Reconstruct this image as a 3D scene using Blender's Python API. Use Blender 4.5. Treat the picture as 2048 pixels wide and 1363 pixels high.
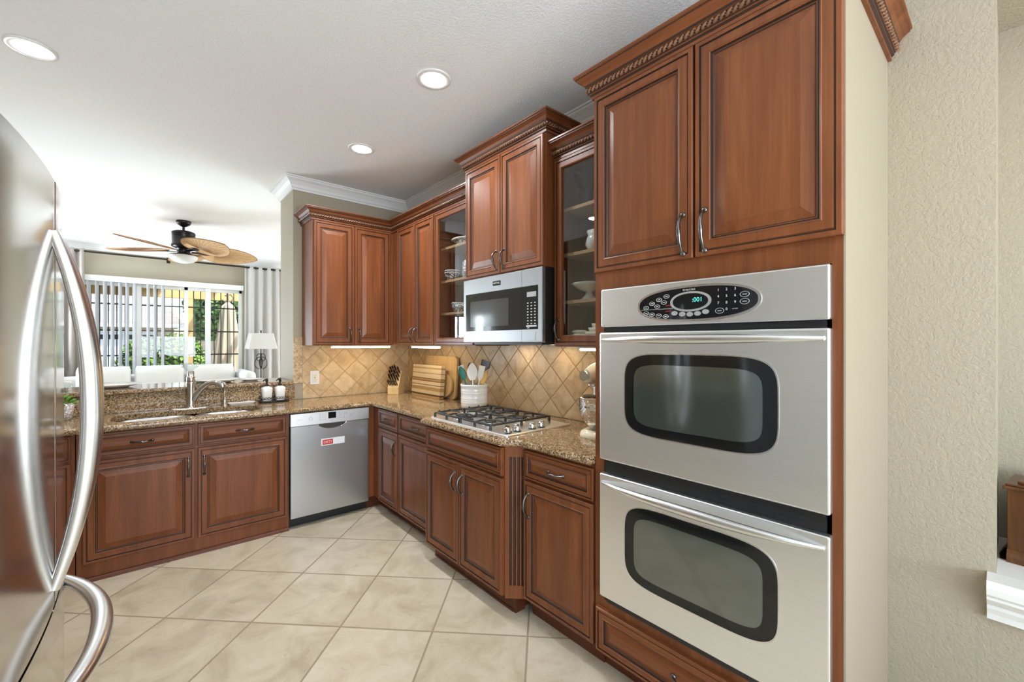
import bpy, math, random
from mathutils import Vector, Matrix
from mathutils.geometry import tessellate_polygon
random.seed(7)
PI = math.pi
SC = bpy.context.scene
COL = SC.collection
for o in list(bpy.data.objects): bpy.data.objects.remove(o)

# ------------------------------------------------------------------ camera, world, light, exposure
cam = bpy.data.objects.new('camera', bpy.data.cameras.new('camera'))
COL.objects.link(cam); SC.camera = cam
cam.location = (0, 0, 1.37)
cam.rotation_euler = (PI/2, 0, -math.atan(739/858))
cam.data.sensor_width = 36; cam.data.lens = 858/2048*36
cam.data.shift_y = 4.5/2048
cam.data.clip_start = .02; cam.data.clip_end = 200
SC.view_settings.view_transform = 'Standard'; SC.view_settings.look = 'None'
SC.view_settings.gamma = 1; SC.view_settings.use_curve_mapping = False
SC.view_settings.exposure = 0.29
SC.cycles.max_bounces = 10; SC.cycles.diffuse_bounces = 5; SC.cycles.glossy_bounces = 5
SC.cycles.transparent_max_bounces = 16; SC.cycles.transmission_bounces = 6
SC.cycles.caustics_reflective = False; SC.cycles.caustics_refractive = False
SC.cycles.sample_clamp_indirect = 4

world = bpy.data.worlds.new('world'); SC.world = world; world.use_nodes = True
wn = world.node_tree; wn.nodes.clear()
sky = wn.nodes.new('ShaderNodeTexSky'); sky.sky_type = 'NISHITA'; sky.sun_disc = False
sky.sun_elevation = math.radians(48); sky.sun_rotation = math.radians(120); sky.air_density = 1.0; sky.dust_density = 2.0
bg = wn.nodes.new('ShaderNodeBackground'); bg.inputs[1].default_value = .5
wo = wn.nodes.new('ShaderNodeOutputWorld')
wn.links.new(sky.outputs[0], bg.inputs[0]); wn.links.new(bg.outputs[0], wo.inputs[0])

def area(name, loc, direction, sx, sy, power, col=(1, 1, 1), spread=PI):
    L = bpy.data.lights.new(name, 'AREA'); L.shape = 'RECTANGLE'; L.size = sx; L.size_y = sy
    L.energy = power; L.color = col; L.spread = spread
    o = bpy.data.objects.new(name, L); COL.objects.link(o); o.location = loc
    o.rotation_euler = Vector(direction).to_track_quat('-Z', 'Y').to_euler()
    return o
sunl = bpy.data.lights.new('sun', 'SUN'); sunl.energy = 4.0; sunl.angle = .01; sunl.color = (1, .95, .86)
sun = bpy.data.objects.new('sun', sunl); COL.objects.link(sun)
sun.rotation_euler = Vector((-.45, .60, -.85)).to_track_quat('-Z', 'Y').to_euler()
# daylight through the patio door and the dining door, plus three added fill lamps
DAY = (.80, .90, 1)
area('added_fill_rear', (.3, -3.20, 1.2), (0, 1, 1.6), 2.6, 1.6, 235, DAY)  # added soft fill behind the camera, tilted up to brighten the ceiling
area('added_fill_left', (-.85, -1.9, 1.0), (1, .9, 3.0), 1.6, 1.2, 50, DAY)  # added fill at an invented side opening, aimed up at the ceiling
area('daylight_patio_door', (4.12, 6.2, 1.1), (-1, -.15, .40), 2.4, 2.0, 100, DAY)
area('daylight_dining_door', (-1.78, 6.54, 1.2), (1, -.95, .7), 1.0, 1.7, 45, DAY)
area('added_fill_dining', (-1.76, 7.70, 1.3), (1, -1.3, 1.3), 1.2, 1.7, 175, DAY)  # added fill outside an invented window, lifts the kitchen corner

# ------------------------------------------------------------------ materials
def newmat(name):
    m = bpy.data.materials.new(name); m.use_nodes = True
    nt = m.node_tree; b = nt.nodes['Principled BSDF']
    return m, nt, b
def N(nt, t, **kw):
    n = nt.nodes.new(t)
    for k, v in kw.items(): setattr(n, k, v)
    return n
def L(nt, a, b): nt.links.new(a, b)
def setin(b, **kw):
    names = dict(rough='Roughness', metal='Metallic', col='Base Color', coat='Coat Weight', coatr='Coat Roughness', spec='Specular IOR Level',
                 trans='Transmission Weight', ior='IOR', emit='Emission Color', es='Emission Strength', sheen='Sheen Weight', alpha='Alpha', aniso='Anisotropic')
    for k, v in kw.items():
        if k in ('col', 'emit') and len(v) == 3: v = (*v, 1)
        b.inputs[names[k]].default_value = v
def srgb(r, g, b):
    f = lambda c: (c/255/12.92 if c/255 <= .04045 else ((c/255+.055)/1.055)**2.4)
    return (f(r), f(g), f(b))
def plain(name, col, rough=.5, metal=0, **kw):
    m, nt, b = newmat(name); setin(b, col=col, rough=rough, metal=metal, **kw); return m
def ramp(nt, fac, stops):
    r = N(nt, 'ShaderNodeValToRGB'); e = r.color_ramp.elements
    e[0].position, e[0].color = stops[0][0], (*stops[0][1], 1)
    e[1].position, e[1].color = stops[-1][0], (*stops[-1][1], 1)
    for p, c in stops[1:-1]:
        q = e.new(p); q.color = (*c, 1)
    L(nt, fac, r.inputs[0]); return r
def mapping(nt, scale, coord='Object', loc=(0, 0, 0), rot=(0, 0, 0)):
    t = N(nt, 'ShaderNodeTexCoord'); mp = N(nt, 'ShaderNodeMapping')
    mp.inputs['Scale'].default_value = scale; mp.inputs['Location'].default_value = loc; mp.inputs['Rotation'].default_value = rot
    L(nt, t.outputs[coord], mp.inputs[0]); return mp
def noise(nt, vec, scale, detail=3, rough=.5, dist=0):
    n = N(nt, 'ShaderNodeTexNoise'); n.inputs['Scale'].default_value = scale; n.inputs['Detail'].default_value = detail
    n.inputs['Roughness'].default_value = rough; n.inputs['Distortion'].default_value = dist
    if vec is not None: L(nt, vec, n.inputs['Vector'])
    return n
def bump(nt, b, h, strength, dist):
    bp = N(nt, 'ShaderNodeBump'); bp.inputs['Strength'].default_value = strength; bp.inputs['Distance'].default_value = dist
    L(nt, h, bp.inputs['Height']); L(nt, bp.outputs[0], b.inputs['Normal'])
def mathn(nt, op, a, b=None):
    n = N(nt, 'ShaderNodeMath', operation=op)
    for i, v in enumerate((a, b)):
        if v is None: continue
        if isinstance(v, (int, float)): n.inputs[i].default_value = v
        else: L(nt, v, n.inputs[i])
    return n.outputs[0]
def mixc(nt, fac, a, b):
    n = N(nt, 'ShaderNodeMix', data_type='RGBA')
    for s, v in ((0, fac), (6, a), (7, b)):
        if isinstance(v, (int, float)): n.inputs[s].default_value = v
        elif isinstance(v, tuple): n.inputs[s].default_value = (*v, 1)
        else: L(nt, v, n.inputs[s])
    return n.outputs[2]

def wood(name, axis, c0, c1, c2, rough=.38, coat=.10, fine=1.0):
    m, nt, b = newmat(name)
    sc = [9*fine, 9*fine, 9*fine]; sc[axis] = .7*fine
    mp = mapping(nt, sc)
    n1 = noise(nt, mp.outputs[0], 2.2, 4, .6, .6)
    sc2 = [70*fine]*3; sc2[axis] = 2.2
    mp2 = mapping(nt, sc2)
    n2 = noise(nt, mp2.outputs[0], 2.0, 2, .5)
    f = mathn(nt, 'ADD', mathn(nt, 'MULTIPLY', n1.outputs[0], .72), mathn(nt, 'MULTIPLY', n2.outputs[0], .28))
    r = ramp(nt, f, [(.33, c0), (.52, c1), (.70, c2)])
    L(nt, r.outputs[0], b.inputs['Base Color']); setin(b, rough=rough, coat=coat, coatr=.18, spec=.3)
    return m
CH = ((.135, .040, .013), (.185, .058, .019), (.240, .080, .027))
M = {}
M['cherry'] = wood('cherry_wood', 2, *CH)
M['cherry_h'] = wood('cherry_wood_horizontal', 0, *CH)
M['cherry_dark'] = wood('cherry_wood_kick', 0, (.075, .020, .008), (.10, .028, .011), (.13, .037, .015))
M['glaze'] = plain('dark_glaze', (.030, .012, .007), .45)
M['shelfwood'] = wood('shelf_maple', 0, (.34, .20, .10), (.42, .26, .14), (.48, .31, .17), .4, .1)
M['cabinside'] = wood('cabinet_lining', 2, (.10, .04, .02), (.14, .055, .028), (.17, .07, .035), .45, .05)
M['board_light'] = wood('maple_board', 2, (.55, .34, .14), (.64, .42, .19), (.70, .48, .24), .45, .0)
M['block'] = wood('block_wood', 2, (.60, .40, .18), (.68, .47, .22), (.74, .53, .27), .45, .05)
M['boxwood'] = wood('walnut_box', 2, (.060, .020, .006), (.095, .034, .009), (.15, .056, .014), .32, .2)

def granite():
    m, nt, b = newmat('granite')
    mp = mapping(nt, (1, 1, 1))
    v = N(nt, 'ShaderNodeTexVoronoi'); v.inputs['Scale'].default_value = 210; L(nt, mp.outputs[0], v.inputs['Vector'])
    sep = N(nt, 'ShaderNodeSeparateColor'); L(nt, v.outputs['Color'], sep.inputs[0])
    r1 = ramp(nt, sep.outputs[0], [(.0, (.020, .012, .006)), (.13, (.07, .040, .018)), (.24, (.22, .13, .062)), (.60, (.36, .235, .12)), (.86, (.50, .37, .22)), (1, (.66, .56, .42))])
    r1.color_ramp.interpolation = 'LINEAR'
    n = noise(nt, mp.outputs[0], 60, 3, .6)
    r2 = ramp(nt, n.outputs[0], [(.34, (.50, .46, .42)), (.62, (1.12, 1.1, 1.06))])
    mx = N(nt, 'ShaderNodeMix', data_type='RGBA', blend_type='MULTIPLY'); mx.inputs[0].default_value = .85
    L(nt, r1.outputs[0], mx.inputs[6]); L(nt, r2.outputs[0], mx.inputs[7])
    L(nt, mx.outputs[2], b.inputs['Base Color']); setin(b, rough=.09, spec=.55)
    return m
M['granite'] = granite()

def diag_tile(name, plane, s, p0, q0, grout, cols, gcol, rough, nscale, vein=False, bumpd=.002):
    m, nt, b = newmat(name)
    t = N(nt, 'ShaderNodeTexCoord'); sx = N(nt, 'ShaderNodeSeparateXYZ'); L(nt, t.outputs['Object'], sx.inputs[0])
    u = sx.outputs[{'x': 0, 'y': 1}[plane[0]]]; v = sx.outputs[{'y': 1, 'z': 2}[plane[1]]]
    k = 1/(math.sqrt(2)*s)
    p = mathn(nt, 'ADD', mathn(nt, 'MULTIPLY', mathn(nt, 'ADD', u, v), k), -p0/s + 50)
    q = mathn(nt, 'ADD', mathn(nt, 'MULTIPLY', mathn(nt, 'SUBTRACT', v, u), k), -q0/s + 50)
    def edge(x):
        f = mathn(nt, 'FRACT', x); return mathn(nt, 'MINIMUM', f, mathn(nt, 'SUBTRACT', 1.0, f))
    e = mathn(nt, 'MINIMUM', edge(p), edge(q))
    mr = N(nt, 'ShaderNodeMapRange'); mr.inputs[1].default_value = grout*.35; mr.inputs[2].default_value = grout*.65
    L(nt, e, mr.inputs[0]); mask = mr.outputs[0]
    cx = N(nt, 'ShaderNodeCombineXYZ'); L(nt, mathn(nt, 'FLOOR', p), cx.inputs[0]); L(nt, mathn(nt, 'FLOOR', q), cx.inputs[1])
    w = N(nt, 'ShaderNodeTexWhiteNoise', noise_dimensions='2D'); L(nt, cx.outputs[0], w.inputs['Vector'])
    # each tile has its own patch of the stone
    va = N(nt, 'ShaderNodeVectorMath', operation='MULTIPLY_ADD'); va.inputs[1].default_value = (7, 7, 7)
    L(nt, w.outputs['Color'], va.inputs[0]); L(nt, t.outputs['Object'], va.inputs[2])
    n = noise(nt, va.outputs[0], nscale, 6, .62, .8)
    f = mathn(nt, 'ADD', n.outputs[0], mathn(nt, 'MULTIPLY', mathn(nt, 'SUBTRACT', w.outputs['Value'], .5), .10))
    r = ramp(nt, f, cols)
    c = r.outputs[0]
    if vein:
        n2 = noise(nt, va.outputs[0], nscale*5, 5, .7, 2.0)
        rv = ramp(nt, n2.outputs[0], [(.30, (.72, .66, .58)), (.42, (1, 1, 1))])
        mx = N(nt, 'ShaderNodeMix', data_type='RGBA', blend_type='MULTIPLY'); mx.inputs[0].default_value = .55
        L(nt, c, mx.inputs[6]); L(nt, rv.outputs[0], mx.inputs[7]); c = mx.outputs[2]
    L(nt, mixc(nt, mask, gcol, c), b.inputs['Base Color'])
    h = mathn(nt, 'ADD', mask, mathn(nt, 'MULTIPLY', n.outputs[0], .25))
    bump(nt, b, h, .6, bumpd)
    rr = mathn(nt, 'SUBTRACT', .75, mathn(nt, 'MULTIPLY', mask, .75-rough)); L(nt, rr, b.inputs['Roughness'])
    return m
TC = [(.30, srgb(176, 162, 137)), (.50, srgb(197, 185, 161)), (.70, srgb(209, 198, 177))]
M['floor'] = diag_tile('floor_tile', 'xy', .453, 2.007, .529, .020, TC, srgb(150, 134, 110), .32, 5.0, True, .0015)
BC = [(.28, srgb(168, 138, 100)), (.50, srgb(198, 170, 130)), (.72, srgb(216, 194, 158))]
_s = .1535
M['splash_back'] = diag_tile('travertine_back', 'xz', _s, (1.41+.897)/1.41421, (.897-1.41)/1.41421, .045, BC, srgb(172, 144, 104), .38, 9, True)
M['splash_right'] = diag_tile('travertine_right', 'yz', _s, (2.09+.897)/1.41421, (.897-2.09)/1.41421, .045, BC, srgb(160, 130, 92), .38, 9, True)
def listello():
    m, nt, b = newmat('listello')
    mp = mapping(nt, (1, 1, 1)); n = noise(nt, mp.outputs[0], 34, 3, .6, 1.5)
    r = ramp(nt, n.outputs[0], [(.35, srgb(158, 130, 94)), (.6, srgb(205, 180, 142))]); L(nt, r.outputs[0], b.inputs['Base Color'])
    w = N(nt, 'ShaderNodeTexWave', wave_type='RINGS'); w.inputs['Scale'].default_value = 9; w.inputs['Distortion'].default_value = 6
    L(nt, mp.outputs[0], w.inputs['Vector']); bump(nt, b, w.outputs[0], .8, .004); setin(b, rough=.4); return m
M['listello'] = listello()

def paint(name, col, scale, strength, dist, rough=.6):
    m, nt, b = newmat(name); mp = mapping(nt, (1, 1, 1)); n = noise(nt, mp.outputs[0], scale, 4, .55, .3)
    r = ramp(nt, n.outputs[0], [(.40, (0, 0, 0)), (.60, (1, 1, 1))])
    bump(nt, b, r.outputs[0], strength, dist); setin(b, col=col, rough=rough); return m
M['wall'] = paint('beige_wall_paint', srgb(165, 155, 135), 85, .38, .0022)
M['wall_plain'] = plain('beige_satin_paint', srgb(158, 146, 127), .5)
M['ceiling'] = paint('ceiling_paint', (.88, .88, .88), 90, .35, .003, .8)
M['white_trim'] = plain('white_trim', (.80, .80, .79), .35)
M['white_can'] = plain('white_enamel', (.78, .78, .77), .4)

def steel(name, col, rough, axis, amt=.05, aniso=0.0):
    m, nt, b = newmat(name)
    sc = [400, 400, 400]; sc[axis] = 2
    mp = mapping(nt, sc); n = noise(nt, mp.outputs[0], 1.0, 2, .5)
    f = mathn(nt, 'ADD', rough-amt/2, mathn(nt, 'MULTIPLY', n.outputs[0], amt)); L(nt, f, b.inputs['Roughness'])
    r = ramp(nt, n.outputs[0], [(.3, tuple(c*.97 for c in col)), (.7, col)]); L(nt, r.outputs[0], b.inputs['Base Color'])
    setin(b, metal=1)
    return m
M['steel'] = steel('brushed_steel', (.93, .95, .97), .33, 0, .04)
M['steel_dw'] = steel('brushed_steel_vertical', (.60, .62, .64), .29, 2, .012)
M['steel_fridge'] = steel('fridge_steel', (.66, .65, .63), .13, 2, .03)
M['steel_handle'] = plain('satin_steel', (.84, .85, .86), .24, 1)
M['chrome'] = plain('chrome', (.80, .80, .80), .06, 1)
M['nickel'] = plain('brushed_nickel', (.55, .51, .46), .26, 1)
M['pewter'] = plain('pewter', (.15, .145, .14), .28, 1)
M['bronze'] = plain('oil_rubbed_bronze', (.030, .024, .020), .38, .6)
M['black'] = plain('black_plastic', (.012, .012, .013), .35)
M['black_gloss'] = plain('black_glass', (.010, .011, .012), .05)
M['cast_iron'] = plain('cast_iron', (.020, .020, .021), .42)
M['void'] = plain('dark_gap', (.006, .006, .006), .8)
M['ceramic'] = plain('white_ceramic', (.76, .75, .72), .15)
M['cream'] = plain('cream_enamel', (.82, .74, .52), .15, coat=.4)
M['cream_china'] = plain('cream_china', (.80, .74, .58), .2)
M['plastic_white'] = plain('white_plastic', (.72, .72, .70), .35)
M['almond'] = plain('almond_plastic', (.72, .66, .52), .4)
M['grey_print'] = plain('grey_print', (.20, .20, .21), .5)
M['white_print'] = plain('white_print', (.62, .62, .62), .5)
M['red_print'] = plain('red_print', (.55, .02, .02), .5)
M['dark_red_print'] = plain('dark_red_print', (.12, .006, .01), .5)
M['silver_btn'] = plain('silver_button', (.62, .62, .63), .3, .6)
M['green_sil'] = plain('green_silicone', (.01, .13, .085), .45)
M['white_sil'] = plain('white_nylon', (.74, .71, .66), .45)
M['yellow_wood'] = plain('bamboo', (.66, .40, .10), .45)
M['brown_wood'] = plain('brown_spoon_wood', (.14, .055, .025), .5)
M['knife_handle'] = plain('knife_handle', (.022, .011, .009), .22)
M['leaf'] = plain('succulent_leaf', (.16, .42, .05), .4)
M['fan_bronze'] = plain('fan_bronze', (.016, .014, .013), .3, .5)
M['frosted'] = plain('frosted_glass', (.72, .72, .71), .5)
M['fabric_white'] = plain('white_upholstery', (.74, .73, .71), .85, sheen=.2)
M['door_white'] = plain('door_white', (.80, .80, .80), .4)

def glass(name, tint=(1, 1, 1), ior=1.5, rough=0.0):
    m = bpy.data.materials.new(name); m.use_nodes = True; nt = m.node_tree; nt.nodes.clear()
    tr = N(nt, 'ShaderNodeBsdfTransparent'); tr.inputs[0].default_value = (*tint, 1)
    gl = N(nt, 'ShaderNodeBsdfGlossy'); gl.inputs['Roughness'].default_value = rough
    fr = N(nt, 'ShaderNodeFresnel'); fr.inputs[0].default_value = ior
    mx = N(nt, 'ShaderNodeMixShader'); out = N(nt, 'ShaderNodeOutputMaterial')
    geo = N(nt, 'ShaderNodeNewGeometry'); front = mathn(nt, 'SUBTRACT', 1.0, geo.outputs['Backfacing'])
    L(nt, mathn(nt, 'MULTIPLY', fr.outputs[0], front), mx.inputs[0]); L(nt, tr.outputs[0], mx.inputs[1]); L(nt, gl.outputs[0], mx.inputs[2]); L(nt, mx.outputs[0], out.inputs[0])
    return m
M['glass'] = glass('clear_pane', (.97, .98, .97))
M['cabglass'] = glass('cabinet_pane', (.92, .94, .94), 2.0)
M['crystal'] = glass('crystal', (.93, .95, .95), 1.7, .02)
def ovenglass(name, col, rough, ior):
    return plain(name, col, rough, ior=ior, coat=.5, coatr=.02)
M['oven_dark'] = plain('oven_border_glass', (.008, .009, .009), .07)
M['oven_window'] = plain('oven_window_glass', (.030, .045, .039), .09, ior=2.5)
def emissive(name, col, s):
    m = bpy.data.materials.new(name); m.use_nodes = True; nt = m.node_tree; nt.nodes.clear()
    e = N(nt, 'ShaderNodeEmission'); e.inputs[0].default_value = (*col, 1); e.inputs[1].default_value = s
    out = N(nt, 'ShaderNodeOutputMaterial'); L(nt, e.outputs[0], out.inputs[0]); return m
M['can_glow'] = emissive('can_lamp', (1, .97, .92), 22)
M['under_warm'] = emissive('warm_tube', (1, .72, .36), 13)
M['under_white'] = emissive('cool_tube', (1, .86, .60), 13)
M['lcd'] = emissive('oven_digits', (.15, .85, .75), 1.2)

def curtain_mat(name, col, transl=.35):
    m = bpy.data.materials.new(name); m.use_nodes = True; nt = m.node_tree; nt.nodes.clear()
    d = N(nt, 'ShaderNodeBsdfDiffuse'); d.inputs[0].default_value = (*col, 1)
    t = N(nt, 'ShaderNodeBsdfTranslucent'); t.inputs[0].default_value = (*col, 1)
    mx = N(nt, 'ShaderNodeMixShader'); mx.inputs[0].default_value = transl
    out = N(nt, 'ShaderNodeOutputMaterial'); L(nt, d.outputs[0], mx.inputs[1]); L(nt, t.outputs[0], mx.inputs[2]); L(nt, mx.outputs[0], out.inputs[0]); return m
M['curtain'] = curtain_mat('white_curtain', (.80, .79, .77), .5)
M['curtain_shaded'] = curtain_mat('shaded_taupe_curtain', (.42, .38, .34), .2)  # the curtain's shadowed look is put into this taupe colour
M['shade'] = curtain_mat('lamp_shade_linen', (.80, .79, .76), .45)
M['blind'] = curtain_mat('vinyl_blind', (.82, .83, .85), .6)
M['umbrella'] = curtain_mat('patio_canvas', (.74, .67, .54), .25)

def striped_board():
    m, nt, b = newmat('striped_hardwood'); mp = mapping(nt, (1, 1, 1))
    s = N(nt, 'ShaderNodeSeparateXYZ'); L(nt, mp.outputs[0], s.inputs[0])
    f = mathn(nt, 'DIVIDE', s.outputs[2], .285)
    r = N(nt, 'ShaderNodeValToRGB'); r.color_ramp.interpolation = 'CONSTANT'
    lt, md, dk, rd = (.74, .58, .36), (.48, .29, .12), (.10, .045, .018), (.28, .13, .05)
    seq = [(0, md), (.07, dk), (.12, lt), (.22, md), (.33, lt), (.38, dk), (.40, lt), (.50, rd), (.53, md), (.58, dk), (.60, lt), (.74, rd), (.76, lt), (.88, md), (.93, lt)]
    e = r.color_ramp.elements; e[0].position, e[0].color = 0, (*md, 1); e[1].position, e[1].color = seq[1][0], (*seq[1][1], 1)
    for p, c in seq[2:]: q = e.new(p); q.color = (*c, 1)
    L(nt, f, r.inputs[0])
    mp2 = mapping(nt, (4, 4, 60)); n = noise(nt, mp2.outputs[0], 3, 3)
    rr = ramp(nt, n.outputs[0], [(.3, (.8, .78, .74)), (.7, (1.05, 1.05, 1.05))])
    mx = N(nt, 'ShaderNodeMix', data_type='RGBA', blend_type='MULTIPLY'); mx.inputs[0].default_value = 1
    L(nt, r.outputs[0], mx.inputs[6]); L(nt, rr.outputs[0], mx.inputs[7]); L(nt, mx.outputs[2], b.inputs['Base Color']); setin(b, rough=.4); return m
M['striped'] = striped_board()
def patterned(name, c0, c1, sc, kind='VORONOI'):
    m, nt, b = newmat(name); mp = mapping(nt, (1, 1, 1))
    v = N(nt, 'ShaderNodeTexVoronoi', feature='DISTANCE_TO_EDGE'); v.inputs['Scale'].default_value = sc; L(nt, mp.outputs[0], v.inputs['Vector'])
    r = ramp(nt, v.outputs['Distance'], [(.10, c0), (.16, c1)]); L(nt, r.outputs[0], b.inputs['Base Color']); setin(b, rough=.2); return m
M['pattern_bw'] = patterned('black_white_glaze', (.02, .025, .03), (.66, .66, .64), 42)
M['pattern_grey'] = patterned('grey_white_glaze', (.16, .17, .18), (.66, .66, .64), 36)
M['pattern_pot'] = patterned('speckled_pot', (.40, .34, .30), (.70, .68, .66), 60)
def bladem():
    m, nt, b = newmat('palm_blade'); mp = mapping(nt, (8, 60, 8)); n = noise(nt, mp.outputs[0], 2, 3)
    r = ramp(nt, n.outputs[0], [(.3, (.46, .27, .12)), (.7, (.66, .43, .22))]); L(nt, r.outputs[0], b.inputs['Base Color']); setin(b, rough=.6); return m
M['blade'] = bladem(); M['blade_rib'] = plain('palm_rib', (.30, .16, .07), .6)
def foliage(name, c0, c1):
    m, nt, b = newmat(name); mp = mapping(nt, (1, 1, 1)); n = noise(nt, mp.outputs[0], 5, 3)
    r = ramp(nt, n.outputs[0], [(.35, c0), (.65, c1)]); L(nt, r.outputs[0], b.inputs['Base Color']); setin(b, rough=.55); return m
M['hedge'] = foliage('hedge_leaf', (.05, .14, .015), (.24, .40, .04)); M['tree'] = foliage('tree_leaf', (.04, .10, .03), (.12, .22, .06))
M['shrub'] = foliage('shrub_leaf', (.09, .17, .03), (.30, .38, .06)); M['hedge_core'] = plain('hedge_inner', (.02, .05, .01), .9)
def roofm():
    m, nt, b = newmat('shingle_roof'); br = N(nt, 'ShaderNodeTexBrick'); mp = mapping(nt, (1, 1, 1))
    br.inputs['Scale'].default_value = 3; br.inputs['Color1'].default_value = (.30, .27, .25, 1); br.inputs['Color2'].default_value = (.36, .33, .31, 1); br.inputs['Mortar'].default_value = (.2, .18, .17, 1)
    L(nt, mp.outputs[0], br.inputs['Vector']); L(nt, br.outputs[0], b.inputs['Base Color']); setin(b, rough=.9); return m
M['roof'] = roofm(); M['stucco'] = plain('stucco', (.52, .47, .41), .9); M['garage'] = plain('garage_white', (.62, .64, .70), .5)
M['beam'] = plain('pale_yellow_beam', (.72, .52, .22), .7); M['patio'] = paint('patio_concrete', (.50, .44, .36), 4, .1, .004, .9)
M['lawn'] = foliage('lawn', (.10, .20, .03), (.20, .32, .05)); M['fence'] = plain('fence_wood', (.24, .20, .18), .9)
M['iron'] = plain('black_iron', (.015, .015, .016), .5); M['wicker'] = plain('wicker', (.10, .06, .04), .8)
M['dw_panel'] = steel('dishwasher_panel', (.82, .83, .84), .38, 0, .04)
M['pocket'] = plain('pocket_shadow_tone', (.10, .10, .10), .25, .6)  # dark tone stands in for the shade inside the handle recess
M['grey_print_pale'] = plain('pale_print', (.52, .53, .54), .5)
M['magnet_white'] = plain('magnet_vinyl', (.74, .75, .77), .45)
M['sink_steel'] = steel('sink_steel', (.62, .62, .61), .30, 0)
M['micro_mesh'] = plain('microwave_mesh', (.055, .055, .052), .08)
M['lcd_grey'] = plain('lcd_off', (.36, .36, .37), .3)
M['pane_dark'] = plain('window_dark_pane', (.03, .035, .04), .1)

M['steel_micro'] = steel('microwave_steel', (.36, .37, .38), .40, 0, .04)
M['hood_lamp'] = emissive('hood_lamp', (1, .80, .52), 14)
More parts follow.
